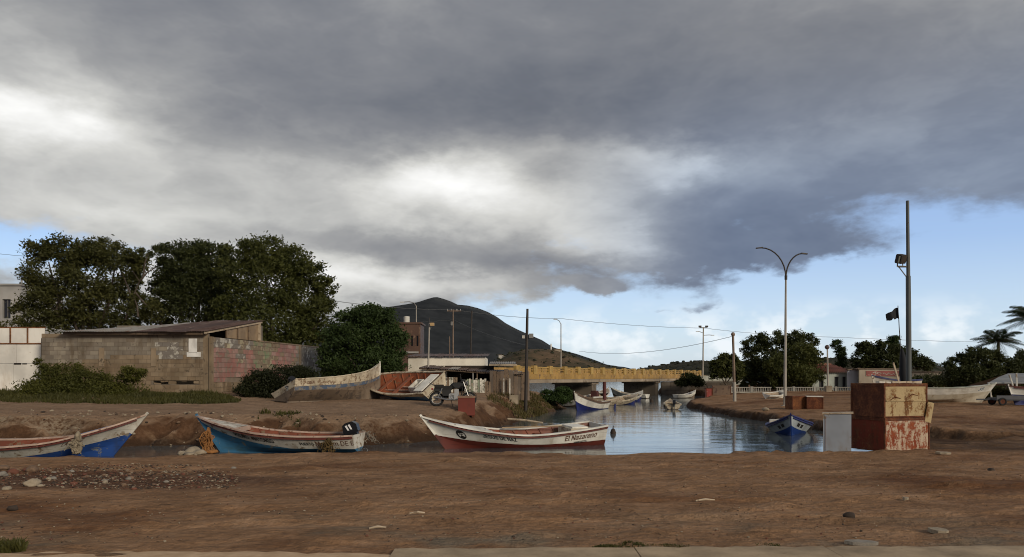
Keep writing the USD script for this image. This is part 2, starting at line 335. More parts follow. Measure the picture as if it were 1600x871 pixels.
rows = [3.0]
while rows[-1] < 175: rows.append(rows[-1] * 1.0062 + .004)
rows += [200, 260, 400, 700, 1500, 4000, 9800]
s_ = np.linspace(-1, 1, 601); cols = 17 * np.sinh(3.15 * s_); cols = np.concatenate([[-9800, -4000, -1500, -700, -350], cols, [350, 700, 1500, 4000, 9800]])
rows = np.array([-30, -5.] + rows)
GX, GY = np.meshgrid(cols, rows)
GZ = ground_z(GX.ravel(), GY.ravel()).reshape(GX.shape)
GP = np.stack([GX, GY, GZ], -1)
def dirt_look(g):
    p = g.add('geometry', 'position'); flat = g.vmath('multiply', p, (.75, 1.0, 1.0))
    big = g.noise(flat, .22, 5, .55, .3); mid = g.noise(flat, 1.1, 7, .62, .3); fine = g.noise(p, 9.0, 6, .65); speck = g.noise(p, 42.0, 4, .6)
    f = g.math('add', g.math('multiply', mid, .6), g.math('multiply', fine, .4))
    c = g.ramp(f, [(.28, (.115, .062, .031)), (.43, (.195, .110, .058)), (.54, (.270, .158, .086)), (.72, (.38, .245, .155))])
    red = g.ramp(f, [(.28, (.065, .027, .012)), (.5, (.130, .060, .027)), (.74, (.21, .11, .056))])
    grey = g.ramp(f, [(.28, (.095, .075, .052)), (.5, (.17, .135, .095)), (.74, (.27, .215, .155))])
    sep = g.add('separate_xyz', 'x', {'vector': p}); px_, py_, pz_ = sep, sep[:-1] + 'y', sep[:-1] + 'z'
    nrm = g.add('geometry', 'normal'); nz = g.add('separate_xyz', 'z', {'vector': nrm})
    c = g.mix(g.smooth(big, .50, .66), c, red)
    # the dark strip of rubble and ash at the lower left
    q = g.vmath('multiply', g.vmath('subtract', g.vmath('add', p, g.vmath('multiply', g.add('noise_texture', 'color', {'vector': p}, scale=.7, detail=5.0), (3.0, 1.6, 0))), (-7.0, 15.9, 0)), (.20, .62, 0))
    strip = g.smooth(g.vmath('length', q, out='value'), 1.25, .55)
    c = g.mix(g.math('multiply', strip, .8), c, g.ramp(fine, [(.35, (.040, .018, .011)), (.55, (.085, .042, .026)), (.7, (.16, .11, .075))]))
    # paler trodden earth on the far left bank, greyer by the pavement
    wear = g.math('multiply', g.smooth(g.math('add', py_, g.math('multiply', mid, 3.0)), 25.5, 28.5), g.smooth(px_, 12.0, 2.0))
    pale = g.ramp(f, [(.28, (.15, .098, .060)), (.5, (.235, .158, .102)), (.74, (.33, .235, .16))])
    c = g.mix(g.math('multiply', wear, .85), c, pale)
    c = g.mix(g.math('multiply', g.smooth(g.noise(flat, .5, 5, .6), .47, .62), g.smooth(py_, 12.0, 9.0)), c, grey)
    # raw earth where the bank has been cut, ditch shade painted into its tone
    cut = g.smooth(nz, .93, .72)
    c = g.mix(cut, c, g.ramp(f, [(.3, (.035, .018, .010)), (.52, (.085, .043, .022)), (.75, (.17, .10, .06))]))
    chalk = g.math('multiply', g.math('multiply', g.smooth(g.noise(p, .35, 4, .5), .47, .60), g.smooth(px_, -3.0, -8.0)), g.smooth(py_, 23.8, 25.2))
    c = g.mix(g.math('multiply', g.math('multiply', chalk, g.smooth(fine, .38, .6)), g.math('multiply', g.smooth(nz, .985, .9), .8)), c, (.25, .20, .14))
    wet = g.smooth(g.math('add', pz_, g.math('multiply', g.math('subtract', mid, .5), .5)), .16, -.26)  # darker low down: wet soil by the water, plus painted bank shade
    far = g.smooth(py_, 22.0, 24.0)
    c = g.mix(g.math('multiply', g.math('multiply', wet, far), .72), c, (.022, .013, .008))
    c = g.mix(g.math('multiply', g.smooth(speck, .66, .74), .55), c, (.36, .29, .22))
    streak = g.noise(g.vmath('multiply', p, (.6, 1.5, 1.0)), .9, 7, .66, .5)
    c = g.mix(g.smooth(streak, .53, .72, 0, .32), c, g.ramp(fine, [(.3, (.055, .028, .013)), (.7, (.11, .060, .030))]))
    c = g.mix(g.smooth(streak, .46, .30, 0, .35), c, g.ramp(fine, [(.3, (.20, .125, .07)), (.7, (.31, .21, .13))]))
    lump = g.noise(g.vmath('multiply', p, (.8, 1.3, 1)), 4.0, 5, .6)
    h = g.math('add', g.math('multiply', lump, 2.2), g.math('add', g.math('multiply', fine, .7), g.math('multiply', speck, .3)))
    return surface(g, c, .93, bump=h, dist=.06, strength=.85, spec=.15)
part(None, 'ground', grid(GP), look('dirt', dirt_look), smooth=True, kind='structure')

def water_look(g):
    p = g.add('geometry', 'position')
    a = g.noise(g.vmath('multiply', p, (.7, 1.6, 1)), 1.6, 3, .5); b = g.noise(g.vmath('multiply', p, (1, 2.4, 1)), .25, 3, .5)
    calm = g.smooth(g.noise(g.vmath('multiply', p, (.5, 1, 1)), .16, 3, .5), .38, .62, .35, 1.0)
    h = g.math('multiply', g.math('add', g.math('multiply', a, .5), b), calm)
    return surface(g, (.050, .060, .062), .085, bump=h, dist=.035, strength=.55, spec=.5, ior=1.333)
part(None, 'water', tm(np.array([[-9700, -20, WATER], [9700, -20, WATER], [9700, 9700, WATER], [-9700, 9700, WATER]], float), np.array([[0, 1, 2], [0, 2, 3]])), look('water', water_look), kind='structure')

HILLS = {}
def hill(name, ridge, Y, depth, lookm, base_v=592, seed=1, rough=.03, cols=160, rows_=30):
    """A ridge whose skyline runs through the given columns and rows, falling to the water in front and behind."""
    u = np.linspace(ridge[0][0], ridge[-1][0], cols); v = np.interp(u, [r[0] for r in ridge], [r[1] for r in ridge])
    k = np.linspace(-1, 1, rows_ * 2 + 1)
    H = (HORIZON - v) / FPX * Y + EYE
    x = X(u, Y)
    P = np.zeros((len(k), cols, 3))
    for i, q in enumerate(k):
        prof = np.cos(q * np.pi / 2) ** (2.7 if q < 0 else 1.4)
        yy = Y + q * depth
        nn = meshkit.fbm(np.stack([x / depth * 5, np.full(cols, yy / depth * 5), np.zeros(cols)], 1), 5, seed) - .5
        gul = np.abs(meshkit.fbm(np.stack([x / depth * 9, np.full(cols, yy / depth * 2.5), np.zeros(cols)], 1), 4, seed + 9) - .5)
        z = H * prof * (1 - .55 * gul * (1 - prof) * 2) + nn * rough * Y * .35 * (prof * (1 - prof) * 4 + .12)
        P[i] = np.stack([x, np.full(cols, yy), z - 3 * (1 - prof)], 1)
    HILLS[name] = P
    return part(None, name, grid(P), lookm, smooth=True, kind='structure')
def hill_look(c1, c2, c3, s):
    def b(g):
        p = g.add('geometry', 'position'); n = g.noise(p, s, 9, .65); m = g.noise(p, s * .2, 4, .5)
        c = g.mix(g.smooth(m, .42, .62), g.ramp(n, [(.35, c1), (.6, c2)]), g.ramp(n, [(.35, c2), (.65, c3)]))
        return surface(g, c, .95, bump=n, dist=2.0 / max(s * 100, .2), strength=.8, spec=.1)
    return b
hill('mountain', [(470, 592), (520, 545), (560, 502), (600, 484), (640, 478), (662, 474.5), (674, 470.5), (686, 467), (697, 470), (708, 474), (718, 479), (732, 480), (748, 484), (764, 490), (778, 498), (790, 507), (808, 517), (828, 526), (845, 533), (862, 544), (885, 551), (910, 560), (935, 570), (958, 574.5), (990, 586), (1010, 592)], 2600, 1300, look('mountain', hill_look((.018, .021, .024), (.030, .034, .038), (.050, .053, .053), .02)), seed=4)
hill('hill', [(720, 592), (760, 572), (785, 560), (800, 552), (818, 546.5), (838, 545.5), (860, 546.5), (875, 550), (895, 556), (915, 563), (945, 572), (975, 582), (1000, 592)], 820, 260, look('near_hill', hill_look((.030, .032, .018), (.072, .056, .034), (.15, .10, .062), .09)), seed=14)
hill('hill_ridge', [(960, 592), (990, 583), (1004, 577), (1020, 573.5), (1040, 570), (1062, 566.5), (1076, 565.5), (1090, 564.5), (1104, 565), (1130, 566), (1200, 562), (1290, 560), (1380, 566), (1450, 574), (1520, 577), (1600, 574), (1700, 580), (1800, 592)], 900, 300, look('dark_hill', hill_look((.016, .018, .011), (.034, .034, .022), (.055, .048, .032), .05)), seed=24)

def scrub(hillname, label, n, r0, r1, lk, seed):
    rg = np.random.default_rng(seed); P = HILLS[hillname]; k = len(P) // 2; Q = P[int(k * .45):k + 2].reshape(-1, 3); Q = Q[Q[:, 2] > 4]; q = Q[rg.integers(len(Q), size=n)] + rg.normal(size=(n, 3)) * np.array([5, 1, 0]); ico = trimesh.creation.icosahedron()
    r = rg.uniform(r0, r1, (n, 1, 1)); v = q[:, None] + ico.vertices[None] * r * rg.uniform(.6, 1.3, (n, 12, 1)) * np.array([1.25, 1.2, .8]); f = ico.faces[None] + (np.arange(n) * 12)[:, None, None]
    m = tm(v.reshape(-1, 3), f.reshape(-1, 3)); return data(part(None, 'scrub', m, lk), label, 'scrub', kind='stuff')
scrub('hill', 'dark scrub dotted over the brown hill beyond the bridge', 420, .5, 1.5, plain('scrub_dark', (.026, .030, .014), .9, vary=.5, scale=.3, bump=0), 3)
scrub('hill_ridge', 'scrub and small trees along the dark ridge on the right', 1100, .6, 1.9, plain('scrub_black', (.018, .021, .011), .9, vary=.5, scale=.3, bump=0), 4)

# ------------------------------------------------------------------ pavement along the bottom of the picture
def concrete(name, c=(.30, .27, .23)):
    def b(g):
        p = g.add('texture_coordinate', 'object'); n = g.noise(p, 1.3, 8, .62); m = g.noise(p, 24, 4, .6)
        c2 = [x * 1.25 for x in c]; c1 = [x * .62 for x in c]
        col = g.mix(g.smooth(m, .6, .72, 0, .4), g.ramp(n, [(.34, c1), (.66, c2)]), (.10, .08, .06))
        return surface(g, col, .9, bump=g.math('add', g.math('multiply', n, .5), m), dist=.012, strength=.5, spec=.2)
    return look(name, b)
pave = UsdGeom.Xform.Define(stage, '/World/pavement').GetPrim(); data(pave, kind='structure')
rnd = random.Random(5)
edge = lambda x: 8.74 + .20 * min(1, max(0, (x + 6) / 12)) + .16 * (float(meshkit.fbm(np.array([[x * 1.7, 3.3, 0]]), 4, 6)[0]) - .5)
xe = -1.35
while xe < 9.5:
    w = rnd.uniform(2.2, 3.1)
    far = [(x, edge(x) + (.05 if rnd.random() < .3 else 0)) for x in np.linspace(xe + w - .006, xe + .006, 14)]
    m = prism([(xe + .006, 7.0), (xe + w - .006, 7.0)] + far, .12); m.apply_translation((0, 0, -.085 + rnd.uniform(-.005, .005)))
    part(pave, 'slab', m, concrete('slab_grey', (.37, .285, .19))); xe += w
xs_ = np.linspace(-12, -1.2, 90); far = [(x, edge(x) - .16 * max(0, 1 - abs(x + 1.4) / 1.2) + .05 * rnd.uniform(-1, 1)) for x in xs_]
P = np.stack([np.array([[x, 7.0, .035] for x in xs_]), np.array([[x, y - .5, .035] for x, y in far]), np.array([[x, y - .1, .024] for x, y in far]), np.array([[x, y, -.03] for x, y in far])])
part(None, 'sand', grid(P), look('sand', lambda g: surface(g, g.ramp(g.noise(g.add('geometry', 'position'), 5, 8, .65), [(.3, (.38, .26, .16)), (.7, (.56, .41, .27))]), .95, bump=g.noise(g.add('geometry', 'position'), 60, 4), dist=.01, spec=.1)), kind='structure')

# ------------------------------------------------------------------ boats
class Hull:
    def __init__(s, L, B, zs, rake=.16, stern=.78, chine=.66, zc=.16, paint=((0, .2), (1, .5)), full=2.3, rocker=0.0, n=37):
        s.L, s.B, s.n = L, B, n
        t = s.t = np.linspace(0, 1, n) ** .92
        s.xk = -L / 2 + t * L * (1 - rake); s.xg = -L / 2 + t * L
        f = np.where(t > .36, 1 - np.abs((t - .36) / .64) ** full, 1 - (1 - stern) * ((.36 - t) / .36) ** 2)
        s.bg = np.maximum(B / 2 * f, .012)
        s.bc = np.maximum(B / 2 * chine * f * np.clip((1 - t ** 3.2), 0, 1), .010)
        u = [q[0] for q in zs]; s.zs = _spline(u, [q[1] for q in zs], t)
        s.zk = rocker * np.clip((t - .55) / .45, 0, 1) ** 2
        s.zc = s.zk + zc + (s.zs - s.zk - zc) * .45 * t ** 5
        s.paint_f = _spline([q[0] for q in paint], [q[1] for q in paint], t)
        s.zp = np.clip(s.zk + (s.zs - s.zk) * s.paint_f, s.zc + .01, s.zs - .01)
    def at(s, t, z, side=1, out=0.0):
        """Point on the side planking at station t and height z."""
        I = lambda a: np.interp(t, s.t, a)
        zk, zc, zs_, bc, bg = I(s.zk), I(s.zc), I(s.zs), I(s.bc), I(s.bg)
        q = np.clip((z - zc) / np.maximum(zs_ - zc, 1e-6), -.3, 1.1)
        y = bc + (bg - bc) * np.where(q > 0, np.abs(q) ** .9, q)
        x = I(s.xk) + (I(s.xg) - I(s.xk)) * (z - zk) / np.maximum(zs_ - zk, 1e-6)
        return np.stack([x, side * (y + out), z], -1)
    def row(s, z, side): return s.at(s.t, z, side)
    def shell(s, side, lo, hi, k=4, out=0.0):
        P = np.stack([s.at(s.t, lo + (hi - lo) * i / k, side, out) for i in range(k + 1)])
        m = grid(P); return m
    def bottom(s, side):
        P = []
        for q in (0.0, .35, .7, 1.0):
            p = s.at(s.t, s.zk + (s.zc - s.zk) * q ** 1.3, side); p[:, 1] = side * s.bc * q; P.append(p)
        return grid(np.stack(P))
def _spline(u, v, t):
    from scipy.interpolate import PchipInterpolator
    return PchipInterpolator(u, v)(t)

def outboard(parent, H, cowl, mark=None, y=0.0, tilt=18, scale=1.0, z_add=0.0, x_add=0.0):
    o = holder(parent, 'outboard_motor')
    zt = H.zs[0] + z_add; x0 = -H.L / 2 - .06 + x_add
    T = trimesh.transformations.translation_matrix((x0, y, zt)) @ trimesh.transformations.rotation_matrix(math.radians(tilt), (0, 1, 0)) @ np.diag([scale, scale, scale, 1])
    def put(m): m.apply_transform(T); return m
    prof = sg.Polygon([(-.34, .10), (.16, .10), (.20, .22), (.15, .46), (.04, .52), (-.24, .50), (-.36, .36)]).buffer(.03)
    cw = prism(prof, .36); cw.apply_transform(trimesh.transformations.rotation_matrix(math.pi / 2, (1, 0, 0))); cw.apply_translation((0, .18, 0))
    part(o, 'cowling', put(cw), cowl)
    part(o, 'cowling_base', put(box(.40, .28, .12, (-.08, 0, .04), .02)), plain('motor_black', (.012, .012, .014), .4))
    part(o, 'drive_leg', put(trimesh.util.concatenate([box(.15, .09, .85, (-.10, 0, -.42), .02), box(.34, .20, .02, (-.14, 0, -.66)), box(.36, .09, .10, (-.16, 0, -.84), .03), box(.10, .015, .2, (-.1, 0, -.98))])), plain('motor_grey', (.10, .11, .12), .4))
    part(o, 'clamp_bracket', put(trimesh.util.concatenate([box(.10, .24, .30, (.09, 0, -.10), .01), box(.06, .22, .05, (.18, 0, -.02), .01)])), plain('motor_black', (.012, .012, .014), .4))
    part(o, 'tiller', put(tube([(.05, 0, .12), (.35, .02, .17), (.55, .04, .16)], [.025, .022, .028])), plain('motor_black', (.012, .012, .014), .4))
    blades = []
    for k in range(3):
        b = box(.015, .09, .13, (-.37, 0, .08), .004, (0, 0, 0)); b.apply_translation((.37, 0, 0)); b.apply_transform(trimesh.transformations.rotation_matrix(.5, (0, 0, 1)))
        b.apply_translation((-.37, 0, 0)); b.apply_transform(trimesh.transformations.rotation_matrix(k * 2.0944, (1, 0, 0), (-.37, 0, 0))); b.apply_translation((0, 0, -.84)); blades.append(b)
    part(o, 'propeller', put(trimesh.util.concatenate(blades)), plain('motor_grey', (.10, .11, .12), .4))
    if mark:
        ms = []
        for side in (-1, 1):
            for dx in (-.13, .0):
                q = prism([(dx - .05, .22), (dx + .015, .24), (dx + .06, .44), (dx - .02, .45)], .006)
                q.apply_transform(trimesh.transformations.rotation_matrix(math.pi / 2, (1, 0, 0))); q.apply_translation((0, side * .213 + .003, 0)); ms.append(q)
        part(o, 'cowling_mark', put(trimesh.util.concatenate(ms)), mark)
    return o

def letter(parent, H, text, t0, z0, h, side, ink, back=False, slope=0.0, bold=True, slant=0.0, name='lettering'):
    """Painted lettering laid on the planking: starts at station t0, z0 below the sheer, reading towards the bow or (back) the stern."""
    m = meshkit.text_mesh(text, h, .004, bold=bold)
    v = np.array(m.vertices); f = np.array(m.faces)
    d = -1 if back else 1
    t = t0 + d * (v[:, 0] + slant * v[:, 1]) / H.L
    zs_ = np.interp(t, H.t, H.zs)
    z = zs_ - z0 + v[:, 1] + slope * v[:, 0]
    p = H.at(t, z, side, .008 + v[:, 2])
    part(parent, name, tm(p, f), ink)

def boat(label, H, at, rz, rx=0.0, ry=0.0, look_lower=None, look_upper=None, look_inner=None, look_rail=None, look_strake=None, look_deck=None, look_stem=None,
         deck=.74, thwarts=(.16, .36, .56), ribs=7, group=None, name='fishing_boat', extra=None, strake=True, transom_hi=0.0, floor=.13, wall=.05, look_foot=None):
    R = trimesh.transformations.euler_matrix(math.radians(rx), math.radians(ry), math.radians(rz), 'sxyz')
    at = np.array([at[0], at[1], np.nan if at[2] is None else at[2]], float)
    if np.isnan(at[2]):          # let it rest on the ground
        q = np.vstack([H.bottom(1).vertices, H.bottom(-1).vertices, H.row(H.zs, 1), H.row(H.zs, -1)]) @ R[:3, :3].T
        at[2] = float(np.max(ground_z(q[:, 0] + at[0], q[:, 1] + at[1]) - q[:, 2])) - .05
    M = R.copy(); M[:3, 3] = at
    b = thing(name, label, 'boat', matrix=M, group=group)
    n = H.n
    both = lambda fn: trimesh.util.concatenate([fn(1), fn(-1)])
    def fix(m):
        m = tm(m.vertices, m.faces); return m
    part(b, 'hull', fix(both(lambda s: trimesh.util.concatenate([H.bottom(s), H.shell(s, H.zc, H.zp, 3)]))), look_lower, smooth=40)
    part(b, 'topside', fix(both(lambda s: H.shell(s, H.zp, H.zs, 3, .004))), look_upper, smooth=40)
    # inside: planking and floor
    def inner(s):
        sel = H.t < .97
        zf = np.maximum(H.zk + floor, H.zc * .9)[sel]
        P = []
        for q in (1.0, .66, .33, 0.0):
            z = zf + (H.zs[sel] - zf) * q
            p = H.at(H.t[sel], z, 1); p[:, 1] = np.maximum(p[:, 1] - wall, .004) * s; P.append(p)
        p = P[-1].copy(); p[:, 1] = 0; P.append(p)
        return grid(np.stack(P))
    part(b, 'inner_planking', fix(both(inner)), look_inner, smooth=40)
    for s in (1, -1):
        g_ = np.stack([H.xg, s * (H.bg - wall * .35), H.zs + .012], -1)
        part(b, 'gunwale', ribbon(g_, .11, .045, (0, 1, 0)), look_rail)
        if strake:
            r = H.at(H.t[:-1], H.zs[:-1] - .055, s, .022)
            part(b, 'rubbing_strake', ribbon(r, .035, .06, (0, 1, 0)), look_strake or look_rail)
    # transom: upper and lower paint
    y0 = np.array([0, H.bc[0], H.at(0, H.zp[0])[1], H.bg[0]]); z0 = np.array([H.zk[0], H.zc[0], H.zp[0], H.zs[0] + .01 + transom_hi])
    full = sg.Polygon([(y, z) for y, z in zip(y0, z0)] + [(-y, z) for y, z in zip(y0[::-1], z0[::-1])]).buffer(0)
    place = np.array([[0, 0, 1, -H.L / 2 - .012], [1, 0, 0, 0], [0, 1, 0, 0], [0, 0, 0, 1.]])
    for nm, clip, lk in (('transom', sg.box(-9, H.zp[0], 9, 9), look_upper), ('transom_foot', sg.box(-9, -9, 9, H.zp[0]), look_foot or look_lower)):
        q = full.intersection(clip)
        if q.area > 1e-4: part(b, nm, prism(q, .06, place), lk)
    # stem
    a, c = np.array([H.xk[-1], 0, H.zk[-1]]), np.array([H.xg[-1], 0, H.zs[-1]])
    d = (c - a) / np.linalg.norm(c - a)
    e = a + (c - a) * float(np.clip((H.zp[-1] - H.zk[-1]) / (H.zs[-1] - H.zk[-1]), .02, .98))
    part(b, 'stem_post', ribbon(np.array([e, (e + c) / 2, c + d * .10]), .045, .07, (0, 1, 0)), look_stem or look_upper)
    part(b, 'stem_foot', ribbon(np.array([a - d * .01, (a + e) / 2, e - d * .002]), .045, .07, (0, 1, 0)), look_lower)
    part(b, 'keel', ribbon(np.stack([H.xk[::4], 0 * H.xk[::4], H.zk[::4] - .02], -1), .06, .06, (0, 1, 0)), look_lower)
    if deck:
        sel = H.t >= deck
        P = []
        for q in np.linspace(-1, 1, 7): P.append(np.stack([H.xg[sel], q * np.maximum(H.bg[sel] - .03, .003), H.zs[sel] + .025 + .05 * (1 - q * q) * (H.bg[sel] / H.B * 2)], -1))
        part(b, 'foredeck', grid(np.stack(P)), look_deck or look_upper, smooth=True)
        i = int(np.argmax(sel)); w = H.bg[i]
        part(b, 'deck_coaming', box(.05, 2 * w - .12, .14, (H.xg[i], 0, H.zs[i] - .02), .01), look_rail)
    for t in thwarts:
        z = float(np.interp(t, H.t, H.zs)) - .17; p = H.at(np.array([t]), np.array([z]))[0]
        part(b, 'thwart', box(.24, 2 * (p[1] - wall) - .01, .04, (p[0], 0, z), .008), look_inner)
    for t in np.linspace(.07, (deck or .85) - .04, ribs) if ribs else ():
        for s in (1, -1):
            zf, zt = float(np.interp(t, H.t, np.maximum(H.zk + floor, H.zc * .9))) + .01, float(np.interp(t, H.t, H.zs)) - .03
            zz = np.linspace(zf, zt, 5); p = H.at(np.full(5, t), zz); p[:, 1] = (p[:, 1] - wall - .015) * s
            part(b, 'rib', ribbon(p, .05, .045, (1, 0, 0)), look_inner)
    if extra: extra(b, H)
    return b

WOODB = (.16, .10, .06)
white_old = worn('paint_white_old', (.52, .50, .44), (.22, .16, .10), .42, 4.0, dirt=(.24, .17, .10), dirt_amount=.55, plank=.17)
white_clean = worn('paint_white', (.66, .65, .59), (.30, .22, .14), .18, 3.0, dirt=(.30, .22, .13), dirt_amount=.45, plank=.17)
cream_old = worn('paint_cream_old', (.48, .42, .31), (.20, .14, .09), .45, 4.5, dirt=(.20, .14, .08), dirt_amount=.5, plank=.17)
blue_deep = worn('paint_blue', (.016, .058, .23), (.16, .17, .17), .34, 4.0, dirt=(.03, .04, .05), dirt_amount=.4, plank=.17)
blue_sky = worn('paint_turquoise', (.038, .145, .265), (.20, .19, .15), .32, 3.5, dirt=(.05, .08, .06), dirt_amount=.55, streak=(.5, .5, 1.4), plank=.17)
navy = worn('paint_navy', (.012, .020, .11), (.10, .10, .12), .25, 4.0)
red_oxide = worn('paint_red_oxide', (.095, .018, .012), (.05, .02, .015), .3, 4.0, dirt=(.02, .008, .006), plank=.17)
red_inner = worn('paint_red_inner', (.17, .047, .023), (.16, .10, .06), .4, 5.0, dirt=(.07, .035, .02), dirt_amount=.5)
red_line = worn('paint_maroon', (.10, .022, .016), (.2, .12, .09), .3, 6.0)
pink_rail = worn('paint_pink_rail', (.46, .34, .27), (.22, .12, .08), .4, 6.0, dirt=(.20, .11, .07))
grey_hull = worn('paint_grey_brown', (.17, .13, .095), (.09, .07, .055), .45, 3.0, dirt=(.06, .045, .03), dirt_amount=.6, plank=.17)
slate_deck = worn('paint_slate_blue', (.22, .27, .40), (.3, .3, .3), .35, 4.0)
ink_black = plain('ink_black', (.02, .018, .016), .6)
ink_brown = plain('ink_brown', (.11, .05, .03), .6)
mot_black = plain('motor_cowl', (.010, .011, .014), .28)
mot_white = plain('motor_white', (.75, .75, .74), .4)

# blue and white boat at the left edge
H1 = Hull(7.0, 1.75, [(0, .62), (.35, .56), (.6, .66), (.85, 1.06), (1, 1.42)], rake=.17, paint=[(0, .22), (.4, .30), (.7, .50), (.9, .60), (1, .62)], full=2.4)
c1 = np.array([X(226, 22.75) - 3.5, 22.85, -.54])
def b1(b, H):
    letter(b, H, 'LA CRUZ', .715, .24, .10, -1, ink_brown)
    part(b, 'bailing_bucket', tube([(-.6, .2, .16), (-.6, .2, .46)], [.13, .16], 12), mot_white)
boat('blue and white wooden boat cut off by the left picture edge, bow to the right', H1, c1, 1.0, 4, 0, blue_deep, white_old, red_inner, pink_rail, red_line, slate_deck, white_old, ribs=9, extra=b1, thwarts=(.14, .3, .46, .6))

# turquoise and white boat with outboard
H2 = Hull(5.2, 1.6, [(0, .58), (.3, .55), (.55, .62), (.8, .84), (1, 1.10)], rake=.15, stern=.84, paint=[(0, .14), (.25, .18), (.5, .38), (.72, .55), (.9, .72), (1, .86)], full=2.4)
c2 = np.array([(X(307, 23.7) + X(557, 24.3)) / 2, 24.0, -.34])
def b2(b, H):
    letter(b, H, 'PEDRO  ANTONIO', .76, .25, .115, 1, ink_black, back=True, slope=0)
    letter(b, H, 'PUERTO', .335, .26, .085, 1, ink_black, back=True)
    letter(b, H, 'Mar Am DE EL', .235, .29, .15, 1, ink_brown, back=True, bold=False)
    outboard(b, H, mot_black, mot_white, tilt=22, scale=.78, z_add=-.06, x_add=.34, y=-.2)
boat('turquoise and white boat with a black outboard motor, beached bow to the left', H2, c2, 174.5, -.5, 0, blue_sky, white_old, red_inner, pink_rail, red_line, white_old, blue_sky, ribs=6, extra=b2, thwarts=(.3, .55), deck=.70)

# white and red boat afloat in the mouth of the creek
H3 = Hull(6.45, 1.7, [(0, .88), (.2, .74), (.45, .64), (.7, .80), (1, 1.24)], rake=.15, stern=.8, paint=[(0, .44), (.3, .46), (.6, .49), (.85, .50), (1, .52)], full=2.5)
p_bow, p_st = np.array([X(658, 24.9), 24.9]), np.array([X(934, 27.3), 27.3])
def b3(b, H):
    letter(b, H, 'JESUS DE NAZ', .73, .24, .12, 1, ink_black, back=True)
    letter(b, H, 'El Nazareno', .275, .30, .17, 1, ink_brown, back=True, slant=.35)
    letter(b, H, 'MARGARITA', .215, .43, .065, 1, ink_black, back=True)
    # round painted emblem: a bearded head as dark strokes
    rings = [sg.Point(0, 0).buffer(.155).difference(sg.Point(0.01, .0).buffer(.115)), affinity.scale(sg.Point(0, .09).buffer(.11), 1.15, .35), affinity.scale(sg.Point(0, -.10).buffer(.10), .75, .6),
             affinity.scale(sg.Point(-.045, .02).buffer(.022), 1.4, .7), affinity.scale(sg.Point(.045, .02).buffer(.022), 1.4, .7), sg.box(-.012, -.05, .012, .02), sg.box(-.05, -.075, .05, -.06)]
    em = [prism(q, .004) for q in rings]; v = []; out = []
    for q in em:
        w = np.array(q.vertices); t = .845 - w[:, 0] / H.L; z = np.interp(.845, H.t, H.zs) - .30 + w[:, 1]
        out.append(tm(H.at(t, z, 1, .010 + w[:, 2]), q.faces))
    part(b, 'painted_emblem', out, ink_black)
    part(b, 'bench_box', box(.9, 1.05, .34, (-2.35, 0, .62), .015), cream_old)
    part(b, 'fish_hatch', box(.6, .8, .05, (-2.3, 0, .815), .01), white_clean)
    part(b, 'oar', tube([(-2.8, -.3, .80), (0.2, -.62, .74)], [.02, .025]), plain('oar_wood', (.33, .24, .15), .7))
boat('white boat with a dark red bottom floating at the near end of the creek', H3, (*((p_bow + p_st) / 2), WATER - .17), math.degrees(math.atan2(*(p_bow - p_st)[::-1])), -3.5, 0, red_oxide, white_clean, red_inner, white_clean, red_line, white_clean, white_clean, ribs=8, extra=b3, thwarts=(.34, .56), deck=.66)

# large beached boat heeled over, stern towards the camera
HA = Hull(6.2, 2.2, [(0, .74), (.3, .80), (.55, .98), (.8, 1.4), (1, 2.0)], rake=.10, stern=.92, zc=.30, chine=.72, paint=[(0, .62), (.5, .62), (1, .66)], full=2.6)
ka, kb = np.array([X(455, 35.6), 35.6]), np.array([X(583, 39.4), 39.4])
yawA = math.degrees(math.atan2(*(kb - ka)[::-1])); midA = ka + (kb - ka) / np.linalg.norm(kb - ka) * 2.85
zA = (gz(*ka) + gz(*kb)) / 2
def bA(b, H):
    # the boot stripe of faded blue below the white topside
    for s in (1, -1): part(b, 'boot_stripe', H.shell(s, H.zp - .16 * np.clip(1.2 - H.t * .2, 0, 1), H.zp - .012, 2, .006), blue_faded)
    letter(b, H, 'TREN', .10, .22, .12, -1, ink_brown)
    outboard(b, H, mot_black, None, tilt=35, scale=.5, y=-.35, x_add=.3, z_add=.1)
blue_faded = worn('paint_blue_faded', (.075, .11, .17), (.20, .18, .15), .5, 4.0, dirt=(.12, .09, .06), dirt_amount=.5)
boat('big cream and grey boat lying heeled on the bank beside the painted wall', HA, (*midA, None), yawA, -20, 0, grey_hull, cream_old, red_inner, cream_old, cream_old, white_clean, white_clean, ribs=6, extra=bA, strake=False)

# smaller boat tipped towards the camera, red inside
HB = Hull(5.3, 2.1, [(0, .92), (.4, .86), (.75, 1.0), (1, 1.35)], rake=.12, stern=.92, zc=.25, paint=[(0, .76), (.6, .78), (1, .8)], full=2.2)
cB = np.array([-5.65, 39.6])
def bB(b, H):
    part(b, 'stern_deck', box(.55, 1.5, .04, (-2.15, 0, .90), .008), white_clean)
    part(b, 'engine_well', [box(.05, .7, .35, (-1.65, 0, .70), .006), box(.5, .05, .30, (-1.42, .35, .70), .006), box(.5, .05, .30, (-1.42, -.35, .70), .006), box(.05, .7, .30, (-1.18, 0, .70), .006)], white_clean)
    for y in (-.45, -.15, .15, .45): part(b, 'floor_stringer', box(3.2, .07, .08, (.0, y, .30), .01), pink_rail)
boat('boat tipped on its side showing its red ribbed inside, beside the motorcycle', HB, (*cB, None), 143, -33, 0, blue_faded2 if 'blue_faded2' in globals() else worn('paint_blue_mid', (.045, .125, .25), (.22, .2, .17), .4, 4.0), cream_old, worn('paint_red_orange', (.27, .080, .036), (.16, .10, .06), .4, 5.0, dirt=(.10, .05, .025)), cream_old, cream_old, white_clean, white_clean, ribs=8, extra=bB, look_foot=cream_old, strake=False, deck=.8, thwarts=(.45, .65))

